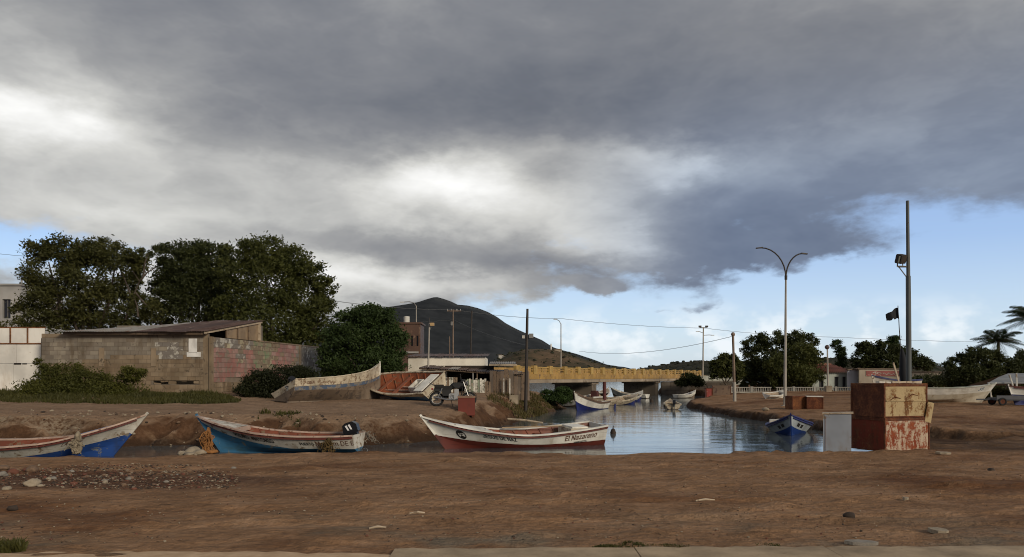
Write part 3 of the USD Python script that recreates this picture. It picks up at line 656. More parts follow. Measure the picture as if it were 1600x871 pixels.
# blue boat facing the camera under the right bank
HC = Hull(5.4, 1.92, [(0, .62), (.4, .62), (.75, .82), (1, 1.16)], rake=.10, stern=.8, paint=[(0, .42), (.6, .52), (1, .66)], full=2.4, zc=.2)
bow, st = np.array([X(1238, 30.4), 30.4]), np.array([X(1232, 35.6), 35.6])
def bC(b, H):
    for s in (1, -1):
        for k in (.80, .865):
            t = np.array([k - .02, k + .025, k + .025, k - .02]); z = np.interp(t, H.t, H.zs) - np.array([.30, .30, .17, .17])
            part(b, 'painted_mark', tm(H.at(t, z, s, .012), np.array([[0, 1, 2], [0, 2, 3]] if s < 0 else [[0, 2, 1], [0, 3, 2]])), ink_black)
    part(b, 'stern_cover', box(.5, .5, .22, (-2.3, -.55, .66), .05), white_clean)
boat('blue and white boat moored bow-on below the right bank', HC, (*((bow + st) / 2), WATER - .32), math.degrees(math.atan2(*(bow - st)[::-1])), 3, 0, worn('paint_blue_plain', (.008, .035, .17), (.10, .11, .12), .2, 4.0), worn('paint_pale_grey_blue', (.33, .37, .39), (.2, .2, .2), .3, 4), red_inner, navy, navy, navy, navy, ribs=5, extra=bC)

# boats moored farther up the creek
def moored(label, u0, Y0, u1, Y1, sink, H, lower, upper, inner, rail, deckm, **kw):
    a, c = np.array([X(u0, Y0), Y0]), np.array([X(u1, Y1), Y1])
    return boat(label, H, (*((a + c) / 2), sink), math.degrees(math.atan2(*(c - a)[::-1])), look_lower=lower, look_upper=upper, look_inner=inner, look_rail=rail, look_deck=deckm, **kw)
tan_inner = worn('paint_tan_inner', (.30, .23, .16), (.16, .12, .08), .4, 5.0)
HD = lambda L, zs, **k: Hull(L, L * .30, zs, rake=.10, n=25, **k)
moored('white boat with a royal blue bottom at the left of the far moorings', 941, 58.5, 898, 53.6, WATER - .2, HD(5.6, [(0, .75), (.4, .72), (.75, 1.0), (1, 1.5)], paint=[(0, .32), (.6, .42), (1, .60)], full=2.6), navy, white_clean, tan_inner, worn('rail_brown', (.12, .075, .05), (.2, .15, .1), .3), tan_inner, ribs=5, strake=True,
       extra=lambda b, H: (part(b, 'heap_of_nets', box(1.0, .9, .4, (-1.0, 0, .6), .12), plain('net_brown', (.11, .07, .055), .9)), part(b, 'fender', tube([(-2.7, 1.0, .2), (-2.75, 1.05, .55)], [.10, .07], 8), navy)))
moored('cream boat with pale wooden inside pointing right, front of the far moored pair', 925, 63, 1003, 69, WATER - .15, HD(6.4, [(0, .60), (.4, .55), (.8, .75), (1, 1.0)], paint=[(0, .25), (.6, .35), (1, .45)]), navy, cream_old, tan_inner, cream_old, tan_inner, ribs=6)
moored('white boat with navy bottom and raised bow behind the cream far boat', 945, 70, 1014, 78, WATER - .15, HD(6.6, [(0, .62), (.4, .6), (.8, .85), (1, 1.15)], paint=[(0, .3), (.6, .4), (1, .5)]), navy, white_old, tan_inner, white_old, white_old, ribs=5)
moored('tan boat with a long white rail moored nearest the left bridge pier', 900, 66, 962, 76, WATER - .12, HD(6.5, [(0, .72), (.4, .75), (.8, 1.1), (1, 1.45)], paint=[(0, .2), (1, .3)]), grey_hull, tan_inner, tan_inner, white_clean, tan_inner, ribs=5,
       extra=lambda b, H: part(b, 'outboard_cover', box(.6, .6, .7, (-.4, .1, .9), .18), plain('maroon_cloth', (.07, .025, .022), .9)))
moored('slim white boat pointing left under the middle of the bridge', 1004, 86, 962, 88, WATER - .1, HD(4.6, [(0, .55), (.5, .6), (1, 1.25)], paint=[(0, .15), (1, .2)]), grey_hull, white_clean, tan_inner, white_clean, white_clean, ribs=0)
moored('small skiff seen from its stern alone in the middle of the creek', 1052, 56.2, 1047, 60.0, WATER - .12, HD(4.0, [(0, .50), (.5, .50), (1, .75)], paint=[(0, .3), (1, .35)], stern=.95), grey_hull, cream_old, tan_inner, cream_old, tan_inner, ribs=3, deck=.7,
       extra=lambda b, H: outboard(b, H, mot_black, mot_white, y=-.05, tilt=10, scale=.6))
moored('white boat with dark inside lying by the far grey abutment', 1049, 86, 1093, 89, WATER - .1, HD(3.5, [(0, .5), (.5, .5), (1, .95)], paint=[(0, .15), (1, .2)]), grey_hull, white_clean, navy, white_clean, white_clean, ribs=2)
moored('white hull half hidden below the round mangrove bush', 874, 62, 899, 60.5, WATER - .1, HD(2.6, [(0, .6), (.5, .55), (1, .7)], paint=[(0, .2), (1, .25)]), grey_hull, white_clean, tan_inner, white_clean, white_clean, ribs=0)

# boats drawn up on the right bank
def ashore(label, u0, Y0, u1, Y1, H, lower, upper, inner, rail, deckm, rx=0, lift=.03, **kw):
    a, c = np.array([X(u0, Y0), Y0]), np.array([X(u1, Y1), Y1]); m = (a + c) / 2
    return boat(label, H, (*m, gz(*m) + lift), math.degrees(math.atan2(*(c - a)[::-1])), rx=rx, look_lower=lower, look_upper=upper, look_inner=inner, look_rail=rail, look_deck=deckm, **kw)
ashore('long white boat drawn up on land behind the rusty boxes, bow to the right', 1395, 49, 1546, 47.5, Hull(6.1, 1.8, [(0, .92), (.5, .88), (.8, .98), (1, 1.16)], rake=.13, paint=[(0, .52), (.6, .55), (1, .62)], n=29),
       worn('paint_ivory', (.46, .42, .33), (.3, .24, .16), .3, 2.5, dirt=(.26, .20, .13), dirt_amount=.6), white_clean, tan_inner, worn('rail_sage', (.34, .36, .30), (.2, .2, .15), .3), white_clean, strake=False, ribs=4,
       extra=lambda b, H: letter(b, H, '35', .86, .30, .18, -1, plain('ink_blue', (.10, .16, .24), .6)))
ashore('navy bottomed white boat cut off by the right picture edge', 1720, 45, 1573, 44.5, Hull(5.6, 1.7, [(0, .85), (.5, .85), (1, 1.05)], rake=.07, paint=[(0, .5), (1, .55)], n=25), navy, white_clean, tan_inner, red_line, white_clean, rx=0, lift=.06, ribs=0,
       extra=lambda b, H: letter(b, H, 'S 4 3 1', .86, .26, .14, 1, ink_black, back=True))
ashore('small pale boat with dark rail behind the top of the rusty boxes', 1440, 60, 1352, 58, Hull(4.4, 1.6, [(0, 1.25), (.5, 1.2), (1, 1.55)], rake=.1, paint=[(0, .5), (1, .55)], n=25), tan_inner, white_old, tan_inner, navy, white_clean, lift=.18, ribs=0)
ashore('small white skiff lying on the bank near the double armed street lamp', 1196, 62, 1226, 63, Hull(2.2, 1.0, [(0, .35), (.5, .36), (1, .72)], rake=.15, paint=[(0, .1), (1, .15)], n=21), white_clean, white_clean, tan_inner, white_clean, white_clean, rx=14, ribs=0, lift=.02)

# ------------------------------------------------------------------ rusty boxes in the right foreground
def rust(name, paint=None, amount=.5, c1=(.075, .022, .012), c2=(.19, .066, .026), scale=3.0, rim=0.0):
    def b(g):
        o = g.add('texture_coordinate', 'object'); n = g.noise(o, scale, 9, .68, .5); m = g.noise(o, scale * 6, 5, .65); st = g.noise(g.vmath('multiply', o, (1, 1, .28)), scale * 1.6, 7, .65, .3)
        r = g.ramp(g.math('add', g.math('multiply', n, .6), g.math('multiply', m, .4)), [(.3, [x * .5 for x in c1]), (.48, c1), (.66, c2)])
        col, rough = r, .85
        if paint:
            k = g.smooth(g.math('add', g.math('multiply', n, .35), g.math('add', g.math('multiply', st, .4), g.math('multiply', m, .25))), .5 - (amount - .5) * .4 - .025, .5 - (amount - .5) * .4 + .035)
            if rim: zz = g.add('separate_xyz', 'z', {'vector': o}); zz = g.math('add', zz, g.math('multiply', g.math('subtract', st, .5), .5)); k = g.math('multiply', k, g.math('multiply', g.smooth(zz, .0, .13), g.smooth(zz, rim, rim - .17)))
            pc = g.ramp(m, [(.3, [x * .72 for x in paint]), (.7, paint)])
            col = g.mix(k, pc, r)
        return surface(g, col, .82, bump=g.math('add', m, n), dist=.012, strength=.6, spec=.25)
    return look(name, b)
rust_dark = rust('rust_dark', None, .5, (.085, .027, .013), (.21, .078, .030)); rust_yellow = rust('rust_under_cream', (.43, .33, .18), .45, (.10, .045, .018), (.24, .11, .03), 3.2, .98); rust_redwhite = rust('rust_red_white', (.48, .38, .28), .52, (.17, .032, .012), (.25, .070, .024), 4.2, 1.04); rust_red = rust('rust_red', (.17, .030, .014), .48, (.085, .024, .011), (.21, .070, .026), 3.0)
rust_bright = rust('rust_orange', None, .5, (.10, .036, .014), (.25, .095, .03))
def sheet_panel(sx, sy, sz, at, seed, amp=.022):
    m = trimesh.creation.box((sx, sy, sz)).subdivide_to_size(.14); v = m.vertices.copy(); k = 0 if sx < sy else 1
    d = (meshkit.fbm(v * 1.9 + seed * 7.3, 3, seed) - .5) * amp * 2; e = np.minimum.reduce([1 - np.abs(v[:, j]) / (s / 2) for j, s in enumerate((sx, sy, sz)) if j != k]); v[:, k] += d * np.clip(e * 6, 0, 1); m = tm(v, m.faces); m.apply_translation(at); return m
def rusty_box(label, ctr, z, w1, w2, h, rz, left_look, right_look, top_look, lid=True, junk=False):
    """w1 runs along the left-hand visible face, w2 along the right-hand one."""
    t = thing('rusty_metal_box', label, 'metal box', (*ctr, z), rz, group='rusty metal boxes by the creek')
    th = .02
    part(t, 'left_panel', sheet_panel(th, w1, h, (-w2 / 2, 0, h / 2), int(h * 1000) + 1), left_look, 30)       # faces -x
    part(t, 'right_panel', sheet_panel(w2, th, h, (0, -w1 / 2 - .001, h / 2), int(h * 1000) + 2), right_look, 30)     # faces -y
    part(t, 'back_panel', box(th, w1 - .03, h - .01, (w2 / 2 - .012, 0, h / 2), .004), rust_dark)
    part(t, 'back_panel', box(w2 - .03, th, h - .01, (0, w1 / 2 - .012, h / 2), .004), rust_dark)
    part(t, 'base_panel', box(w2 - .05, w1 - .05, th, (0, 0, .02)), rust_dark)
    if lid: part(t, 'lid', box(w2 + .05, w1 + .05, .035, (0, 0, h + .019), .008), top_look)
    for sx in (-1, 1):
        for sy in (-1, 1): part(t, 'corner_angle', box(.05, .05, h + .004, (sx * (w2 / 2 + .002), sy * (w1 / 2 + .002), h / 2), .006), rust_dark)
    part(t, 'rim', [box(w2 + .03, .025, .05, (0, -w1 / 2 - .012, h - .03), .004), box(.025, w1 + .03, .05, (-w2 / 2 - .012, 0, h - .03), .004), box(w2 + .03, .02, .035, (0, -w1 / 2 - .010, .02), .004), box(.02, w1 + .03, .035, (-w2 / 2 - .010, 0, .02), .004)], rust_dark)
    return t
BX, BY, BZ = X(1383, 23.0) + .55, 23.0 + .98, gz(X(1383, 23), 23.0) - .05
b_low = rusty_box('lower of the stacked rusty boxes, dark red with a flaking white and red face', (BX, BY), BZ, 1.52, 1.66, .985, 18, rust_red, rust_redwhite, rust_dark)
b_up = rusty_box('upper of the stacked rusty boxes, dark brown with a flaking yellow face', (BX + .0, BY - .06), BZ + 1.03, 1.33, 1.60, .99, 18, rust_dark, rust_yellow, rust_bright)
for k, (dx, dy, h) in enumerate([(-.42, -.05, .62), (.25, .12, .7)]):
    part(b_up, 'dent_crease', tube([(dx - .2, -.683, h - .12), (dx, -.688, h), (dx + .22, -.683, h - .05)], [.008, .016, .008], 6), rust_dark)
part(b_up, 'latch_bar', box(1.5, .025, .04, (.0, -.69, .50), .006), rust_yellow)
part(b_up, 'hinge_flap', box(.24, .03, .62, (.86, -.72, .14), .006, (0, 12, 0)), rust_yellow)
pale_wood = worn('pale_wood', (.42, .34, .24), (.2, .14, .09), .4, 6.0)
# odds and ends lying on the upper box
zt = BZ + 1.03 + .99 + .04
def loose_plank(label, at, size, rot, lk):
    t = solo('plank', box(*size, (0, 0, 0), .006, rot), lk, label, 'plank'); UsdGeom.Xformable(t).AddTranslateOp().Set(Gf.Vec3d(*[float(q) for q in at])); return t
loose_plank('pale plank lying along the front of the upper rusty box', (BX + .35, BY - .35, zt + .035), (.95, .14, .05), (0, 0, 12), pale_wood)
loose_plank('short whitish board on the middle of the upper rusty box', (BX - .42, BY - .60, zt + .03), (.42, .16, .045), (0, 2, 15), white_old)
loose_plank('thin pale stick leaning up from the top of the upper rusty box', (BX + .30, BY + .05, zt + .31), (.045, .04, .68), (0, -16, 0), pale_wood)
cab = thing('grey_cabinet', 'pale grey upright metal cabinet with a stained foot beside the rusty boxes', 'cabinet', (X(1309, 23.2), 23.25, BZ - .05), -23)
part(cab, 'body', box(.78, .50, 1.17, (0, 0, .60), .02), worn('cabinet_grey', (.30, .33, .37), (.24, .19, .13), .42, 1.7, dirt=(.20, .15, .10), dirt_amount=.6, streak=(1, 1, .5)))
part(cab, 'top_edge', box(.86, .54, .045, (.02, 0, 1.21), .008, (0, -2, 0)), pale_wood)
part(cab, 'door_gap', box(.012, .01, 1.05, (-.33, -.252, .60)), rust_dark)
part(cab, 'foot', box(.72, .45, .05, (0, 0, .0)), rust_dark)
# rusty boxes on the right bank
def bank_box(label, u, Y, w, d, h, rz, lk, lidlk):
    p = on(u, Y); t = thing('rusty_crate', label, 'metal box', p, rz, group='rusty metal boxes by the creek')
    part(t, 'body', box(w, d, h, (0, 0, h / 2 - .02), .02), lk); part(t, 'lid', box(w + .05, d + .05, .05, (0, 0, h + .01), .01), lidlk)
    for sx in (-1, 1): part(t, 'corner_angle', box(.05, .05, h - .02, (sx * w / 2, -d / 2 - .004, h / 2 - .02), .006), rust_dark)
    return t
bank_box('wide brown rusty box right of the double armed street lamp', 1247, 45, 1.15, .9, .72, 8, rust_bright, rust_dark)
bank_box('rusty box with a pale lid, next to the wide brown one', 1272, 44.6, .85, .8, .68, -14, rust_dark, white_clean)
bank_box('small bright red rusty box by the far tree', 1107, 76, .55, .6, .95, 0, worn('paint_red_box', (.24, .03, .02), (.4, .3, .25), .35, 3), rust_dark)
bank_box('large grey brown box at the far bend of the right bank', 1126, 76.3, 1.75, 1.2, .95, -5, worn('box_brown', (.13, .085, .055), (.07, .04, .03), .4, 2.5), worn('box_brown', (.13, .085, .055), (.07, .04, .03), .4, 2.5))
rc = thing('red_chest', 'dull red square chest with a tan top standing in front of the motorcycle', 'chest', on(729, 32.95) - np.array([0, 0, .05]), 3)
part(rc, 'body', box(.72, .62, .74, (0, 0, .42), .02), worn('chest_red', (.15, .028, .016), (.08, .03, .02), .3, 2.5, dirt=(.05, .015, .01)))
part(rc, 'lid', box(.76, .66, .07, (0, 0, .83), .02), worn('chest_top', (.26, .15, .09), (.12, .05, .03), .35, 4))
for sx in (-1, 1):
    for sy in (-1, 1): part(rc, 'foot', box(.10, .10, .09, (sx * .28, sy * .23, .02), .01), rust_dark)

# ------------------------------------------------------------------ motorcycle
def motorcycle(at, rz):
    b = thing('motorcycle', 'black motorcycle on its side stand behind the red chest', 'motorcycle', at, rz)
    black, chrome = plain('bike_black', (.008, .008, .008), .65), plain('bike_chrome', (.22, .22, .22), .35, .9, .08)
    alu, rubber = plain('bike_alloy', (.34, .34, .33), .4, .6, .1), plain('tyre_rubber', (.014, .014, .014), .85)
    lean = trimesh.transformations.rotation_matrix(math.radians(-7), (1, 0, 0)) @ np.diag([1.1, 1.1, 1.1, 1])
    def P(par, n, m, lk, smooth=False):
        if isinstance(m, list): m = trimesh.util.concatenate(m)
        m.apply_transform(lean); return part(par, n, m, lk, smooth)
    R = .30
    for nm, cx in (('rear', -.66), ('front', .64)):
        w = holder(b, 'wheel')
        a = np.linspace(0, 2 * np.pi, 33); circ = lambda r, y=0.0: np.stack([cx + r * np.cos(a), np.full(33, y), R + r * np.sin(a)], -1)
        P(w, 'tyre', tube(circ(R - .045), .048, 8, False), rubber, True)
        P(w, 'rim', tube(circ(R - .098), .018, 6, False), alu, True)
        P(w, 'hub', tube([(cx, -.06, R), (cx, .06, R)], .055, 12), alu)
        for k in range(10):
            q = k / 10 * 2 * np.pi; P(w, 'spoke', tube([(cx, 0, R), (cx + .2 * math.cos(q), 0, R + .2 * math.sin(q))], .008, 4), alu)
        arc = np.linspace(.25, 1.0, 9) * np.pi if nm == 'rear' else np.linspace(.12, .85, 9) * np.pi
        P(b, 'mudguard', ribbon(np.stack([cx + (R + .035) * np.cos(arc), 0 * arc, R + (R + .035) * np.sin(arc)], -1), .13, .012, (0, 1, 0)), black)
    P(b, 'frame', [tube([(-.30, 0, .42), (-.20, 0, .68), (.30, 0, .78), (.42, 0, .86)], .022), tube([(.40, 0, .82), (.30, 0, .36), (-.26, 0, .28), (-.32, 0, .48)], .022), tube([(-.66, .08, .31), (-.26, .08, .33)], .02), tube([(-.66, -.08, .31), (-.26, -.08, .33)], .02)], black)
    P(b, 'engine', [box(.38, .26, .26, (.02, 0, .38), .05), box(.18, .20, .28, (.14, 0, .55), .02), tube([(.0, -.16, .36), (.0, .16, .36)], .085, 14)], alu)
    P(b, 'fuel_tank', trimesh.convex.convex_hull(np.vstack([box(.34, .30, .22, (.16, 0, .84), .09).vertices, box(.12, .16, .10, (-.08, 0, .78), .03).vertices, box(.12, .14, .12, (.38, 0, .86), .03).vertices])), black)
    P(b, 'seat', [box(.42, .26, .13, (-.24, 0, .74), .05), box(.38, .25, .13, (-.56, 0, .80), .05)], plain('bike_seat', (.012, .011, .010), .85))
    P(b, 'side_cover', [box(.36, .24, .30, (-.26, 0, .56), .05), box(.36, .16, .12, (-.60, 0, .66), .03)], black)
    P(b, 'chain_guard', box(.52, .03, .10, (-.42, .10, .40), .01), black)
    for y in (-.085, .085): P(b, 'fork', tube([(.64, y, R), (.45, y, .84), (.41, y, .98)], .022), chrome)
    P(b, 'handlebar', tube([(.30, -.36, 1.05), (.38, -.22, 1.04), (.42, 0, .99), (.38, .22, 1.04), (.30, .36, 1.05)], .014), chrome)
    for y in (-.34, .34): P(b, 'grip', tube([(.34, y * .85, 1.05), (.28, y * 1.12, 1.05)], .022), black)
    P(b, 'headlight', [tube([(.48, 0, .93), (.58, 0, .92), (.60, 0, .92)], [.07, .10, .09], 14)], chrome)
    P(b, 'instrument', box(.10, .20, .10, (.45, 0, 1.04), .02), black)
    for y in (-.30, .30):
        m = holder(b, 'mirror'); P(m, 'stalk', tube([(.34, y, 1.05), (.30, y * 1.15, 1.19)], .008, 5), black); P(m, 'mirror_head', box(.03, .13, .08, (.30, y * 1.15, 1.22), .01), black)
    P(b, 'exhaust', [tube([(.20, -.10, .46), (.30, -.13, .34), (.05, -.14, .24), (-.30, -.15, .27), (-.78, -.16, .36)], [.022, .022, .025, .045, .045], 10)], chrome)
    for y in (-.12, .12): P(b, 'rear_shock', tube([(-.60, y, .34), (-.44, y, .72)], .026), chrome)
    P(b, 'rack', [tube([(-.50, -.11, .80), (-.80, -.11, .86), (-.95, 0, .95), (-.80, .11, .86), (-.50, .11, .80)], .012, 6), tube([(-.74, -.11, .85), (-.74, .11, .85)], .010, 5)], chrome)
    P(b, 'tail_light', box(.06, .12, .07, (-.84, 0, .70), .015), plain('tail_red', (.25, .01, .01), .3))
    part(b, 'side_stand', tube([(-.09, -.08, .33), (-.02, -.31, .0)], .014, 6), black)
    P(b, 'crank_lever', tube([(.02, -.17, .30), (.02, -.22, .42), (-.1, -.23, .44)], .012, 5), chrome)
pb = on(708, 33.85); motorcycle((pb[0], pb[1], pb[2] - .01), 4)

# ------------------------------------------------------------------ block house, left
block_looks = [worn('block_grey_%d' % k, c, (.10, .085, .07), .3, 3.0, dirt=(.10, .07, .04), dirt_amount=.75, streak=(.9, .9, .22)) for k, c in enumerate([(.215, .185, .145), (.25, .215, .165), (.185, .155, .12)])]
block_tan = [worn('block_tan_%d' % k, c, (.10, .075, .05), .35, 3.0, dirt=(.10, .065, .035), dirt_amount=.75, streak=(.9, .9, .22)) for k, c in enumerate([(.22, .165, .105), (.25, .19, .125), (.20, .145, .09)])]
block_pink = [worn('block_pink_%d' % k, c, (.20, .155, .12), .48, 2.6, dirt=(.14, .09, .07), dirt_amount=.5) for k, c in enumerate([(.31, .15, .125), (.32, .20, .17), (.29, .155, .13)])]
block_cream, block_green, block_pale = worn('block_cream', (.34, .30, .20), (.18, .14, .10), .66, 2.6), worn('block_green', (.18, .23, .13), (.22, .19, .13), .66, 2.6), worn('block_pale', (.38, .36, .31), (.17, .15, .13), .66, 2.6)
mortar = plain('mortar', (.175, .14, .105), .95)
rnd = random.Random(11)
house = thing('block_house', 'low house of bare grey concrete blocks under a rusty corrugated lean-to roof', 'house', (0, 0, 0))
CX, CY = X(326, 40), 40.0                    # the near corner
zb, ztop = .95, 4.27
wf = UsdGeom.Xform.Define(stage, '/World/block_house/front_wall').GetPrim()
xl = X(66, 40)
hx0_, hx1_, hz0_, hz1_ = X(240, 40), X(312, 40), EYE + (HORIZON - 601) / 30., EYE + (HORIZON - 594) / 30.
for a0, a1, e0, e1 in ((xl, hx0_, zb, ztop), (hx1_, CX, zb, ztop), (hx0_, hx1_, zb, hz0_), (hx0_, hx1_, hz1_, ztop)): part(wf, 'mortar_bed', box(a1 - a0, .16, e1 - e0, ((a0 + a1) / 2, CY + .027, (e0 + e1) / 2)), mortar)
nc, nr = 20, 14
bw, bh = (CX - .25 - xl) / nc, (ztop - .22 - zb) / nr
def missing(u, v): return (240 < u < 312 and 594 < v < 601) or (228 < u < 305 and 586 < v < 590 and rnd.random() < .45) or rnd.random() < .006
for r in range(nr):
    for c in range(nc + (r % 2)):
        x0 = xl + (c - (.5 if r % 2 else 0)) * bw; x1 = min(x0 + bw, CX - .25); x0 = max(x0, xl)
        if x1 - x0 < .06: continue
        zc = zb + (r + .5) * bh; xc = (x0 + x1) / 2
        u, v = 800 + xc / 40 * FPX, HORIZON - (zc - EYE) / 40 * FPX
        if missing(u, v): continue
        grey = v < 560 + 8 * math.sin(u * .02)
        lk = rnd.choice(block_looks if grey else block_tan)
        if 246 < u < 293 and 532 < v < 561 and rnd.random() < .6: lk = block_pale
        part(wf, 'block', box(x1 - x0 - .014, .10, bh - .014, (xc, CY - .02 + rnd.uniform(-.012, .010), zc), .008), lk)
x = hx0_ + .02
while x < hx1_ - .1:
    w = rnd.uniform(.12, .42)
    if rnd.random() < .62: h_ = rnd.uniform(.07, .20); part(wf, 'broken_block', box(w - .02, .10, h_, (x + w / 2, CY + rnd.uniform(0, .05), (hz0_ + h_ / 2) if rnd.random() < .6 else hz1_ - h_ / 2), .012, (0, rnd.uniform(-6, 6), 0)), rnd.choice(block_tan))
    x += w
part(wf, 'ring_beam', box(CX - xl - .02, .22, .20, ((CX + xl) / 2, CY + .04, ztop - .10), .01), block_tan[1])
for u in (160, 241):
    part(wf, 'pilaster', box(.26, .06, .95, (X(u, 40), CY - .075, 3.05), .01), block_tan[1])
part(wf, 'corner_column', box(.26, .26, ztop - zb - .2, (CX - .13, CY + .06, (ztop + zb) / 2 - .1), .012), block_tan[0])
white_patch = worn('white_patch', (.66, .65, .62), (.4, .38, .34), .15, 4)
for u0, u1, v0, v1 in ((296, 309, 529.5, 551), (293, 315, 550.5, 558)):
    part(wf, 'painted_patch', box(X(u1, 40) - X(u0, 40), .012, (v1 - v0) / 30., ((X(u0, 40) + X(u1, 40)) / 2, CY - .089, EYE + (HORIZON - (v0 + v1) / 2) / 30.), 0), white_patch)
# side wall, running away from the corner, painted in faded patches
ws = UsdGeom.Xform.Define(stage, '/World/block_house/side_wall').GetPrim()
SE = np.array([X(496, 55), 55.0]); sv = SE - np.array([CX, CY]); sl = np.linalg.norm(sv); sv /= sl
def along(s, out=0.0): return np.array([CX + sv[0] * s + sv[1] * out, CY + sv[1] * s - sv[0] * out])   # out: towards the right of the wall
angS = math.degrees(math.atan2(sv[1], sv[0]))
def swall(s0, s1, z0, z1, th, out, ch=0.0):
    c = along((s0 + s1) / 2, out); m = box(s1 - s0, th, z1 - z0, (0, 0, 0), ch, (0, 0, angS)); m.apply_translation((*c, (z0 + z1) / 2)); return m
part(ws, 'mortar_bed', swall(.0, sl, zb, 4.12, .16, -.048), mortar)
nc2, nr2 = 24, 12; bw2, bh2 = (sl - .3) / nc2, (4.12 - zb) / nr2
for r in range(nr2):
    for c in range(nc2 + (r % 2)):
        s0 = .3 + (c - (.5 if r % 2 else 0)) * bw2; s1 = min(s0 + bw2, sl); s0 = max(s0, .3)
        if s1 - s0 < .08: continue
        q, h = (s0 + s1) / 2 / sl, (r + .5) / nr2
        pick = block_tan
        if h > .28:
            if q < .42: pick = block_pink if (h < .58 or .60 < h < .86) else [block_pale, block_cream]
            if .20 < q < .26 and h > .55: pick = [block_pale, block_cream]
            if .33 < q < .50 and h > .52: pick = [block_green, block_cream, block_green]
            if .50 <= q < .74: pick = block_pink + block_tan[:1]
            if q >= .74: pick = ([block_pale, block_looks[0]] if h > .45 else block_pink)
        if .12 < q < .25 and .26 < h < .36: continue
        part(ws, 'block', swall(s0 + .007, s1 - .007, zb + r * bh2 + .007, zb + (r + 1) * bh2 - .007, .10, .02 + rnd.uniform(-.01, .012), .008), rnd.choice(pick))
for s in (.14, sl * .78): part(ws, 'column', swall(s - .12, s + .12, zb, 4.13, .24, .02, .012), block_tan[0])
part(ws, 'wall_cap', swall(5.6, sl, 4.12, 4.20, .26, -.02, .01), block_tan[2])
# plank gable between wall and roof
gb = UsdGeom.Xform.Define(stage, '/World/block_house/gable').GetPrim()
ply = worn('gable_board', (.26, .19, .12), (.12, .08, .05), .3, 4.0)
roof_z = lambda y: 4.36 + (y - 39.5) * .155
for s0, s1 in ((1.9, 3.1), (3.14, 4.4), (4.44, 5.7)):
    c0, c1 = along(s0, -.05), along(s1, -.05); z0, z1 = roof_z(c0[1]) - .10, roof_z(c1[1]) - .10
    m = prism([(0, 4.16), (s1 - s0, 4.16), (s1 - s0, z1), (0, z0)], .04, upright((*c0, 0), sv)); part(gb, 'board', m, ply)
part(gb, 'post', swall(5.72, 5.86, 4.1, roof_z(along(5.8)[1]) - .06, .12, .04, .01), pale_wood)
for s in (1.86, 3.12, 4.42): part(gb, 'stud', swall(s - .04, s + .04, 4.16, roof_z(along(s)[1]) - .10, .06, .02), WOOD if 'WOOD' in globals() else worn('old_wood', (.14, .095, .06), (.07, .05, .035), .4, 5))
c0, c1 = along(-.5, .05), along(6.1, .05)
part(gb, 'rafter', ribbon([(*c0, roof_z(c0[1]) - .07), (*c1, roof_z(c1[1]) - .07)], .07, .10, (1, 0, 0)), pale_wood)
# corrugated roof of overlapping sheets
rf = UsdGeom.Xform.Define(stage, '/World/block_house/roof').GetPrim()
tin = [worn('tin_grey', (.24, .23, .21), (.15, .08, .05), .4, 2.5, dirt=(.12, .07, .045)), worn('tin_rust_a', (.075, .046, .038), (.16, .13, .11), .4, 2.5, dirt=(.06, .03, .02)), worn('tin_rust_b', (.10, .060, .046), (.06, .03, .022), .5, 2.5, dirt=(.06, .03, .02)), worn('tin_rust_c', (.060, .038, .032), (.15, .10, .08), .4, 2.5, dirt=(.06, .03, .02))]
def corrugated(x0, x1, y0, y1, zf, dz=0.0, pitch=.13, amp=.022, shear=0.0, k=5):
    n = max(6, int((x1 - x0) / pitch * 6)); xs = np.linspace(x0, x1, n); P = []
    for q in np.linspace(0, 1, k):
        y = y0 + (y1 - y0) * q
        P.append(np.stack([xs + shear * q, np.full(n, y), zf(y) + dz + amp * np.cos(xs / pitch * 2 * np.pi)], -1))
    m = grid(np.stack(P)); lo = m.copy(); lo.apply_translation((0, 0, -.006)); lo.invert(); return trimesh.util.concatenate([m, lo])
x = X(92, 39.5); k = 0
while x < CX - .05:
    w = min(1.02, CX + .25 - x); f = 0 if x < X(205, 40) else rnd.choice([1, 2, 3])
    sl_ = .155 * min(1, .66 + .34 * (x - X(92, 39.5)) / 4.5)
    part(rf, 'roof_sheet', corrugated(x, x + w, 39.42 + rnd.uniform(-.16, .06), 46.2, lambda y: 4.36 + (y - 39.5) * sl_, .012 * (k % 2) + rnd.uniform(0, .02), shear=.85), tin[f]); x += .94; k += 1
part(rf, 'eave_beam', box(CX - X(100, 39.7), .10, .14, ((CX + X(100, 39.7)) / 2, 39.66, 4.28), .01), WOOD if 'WOOD' in globals() else worn('old_wood', (.14, .095, .06), (.07, .05, .035), .4, 5))
part(house, 'back_wall', box(CX - xl, .15, 4.2, ((CX + xl) / 2 + .8, 46.1, 3.0)), block_looks[0])
part(house, 'end_wall', box(.15, 5.9, 3.1, (xl - .08, 43.1, 2.5)), block_looks[2])

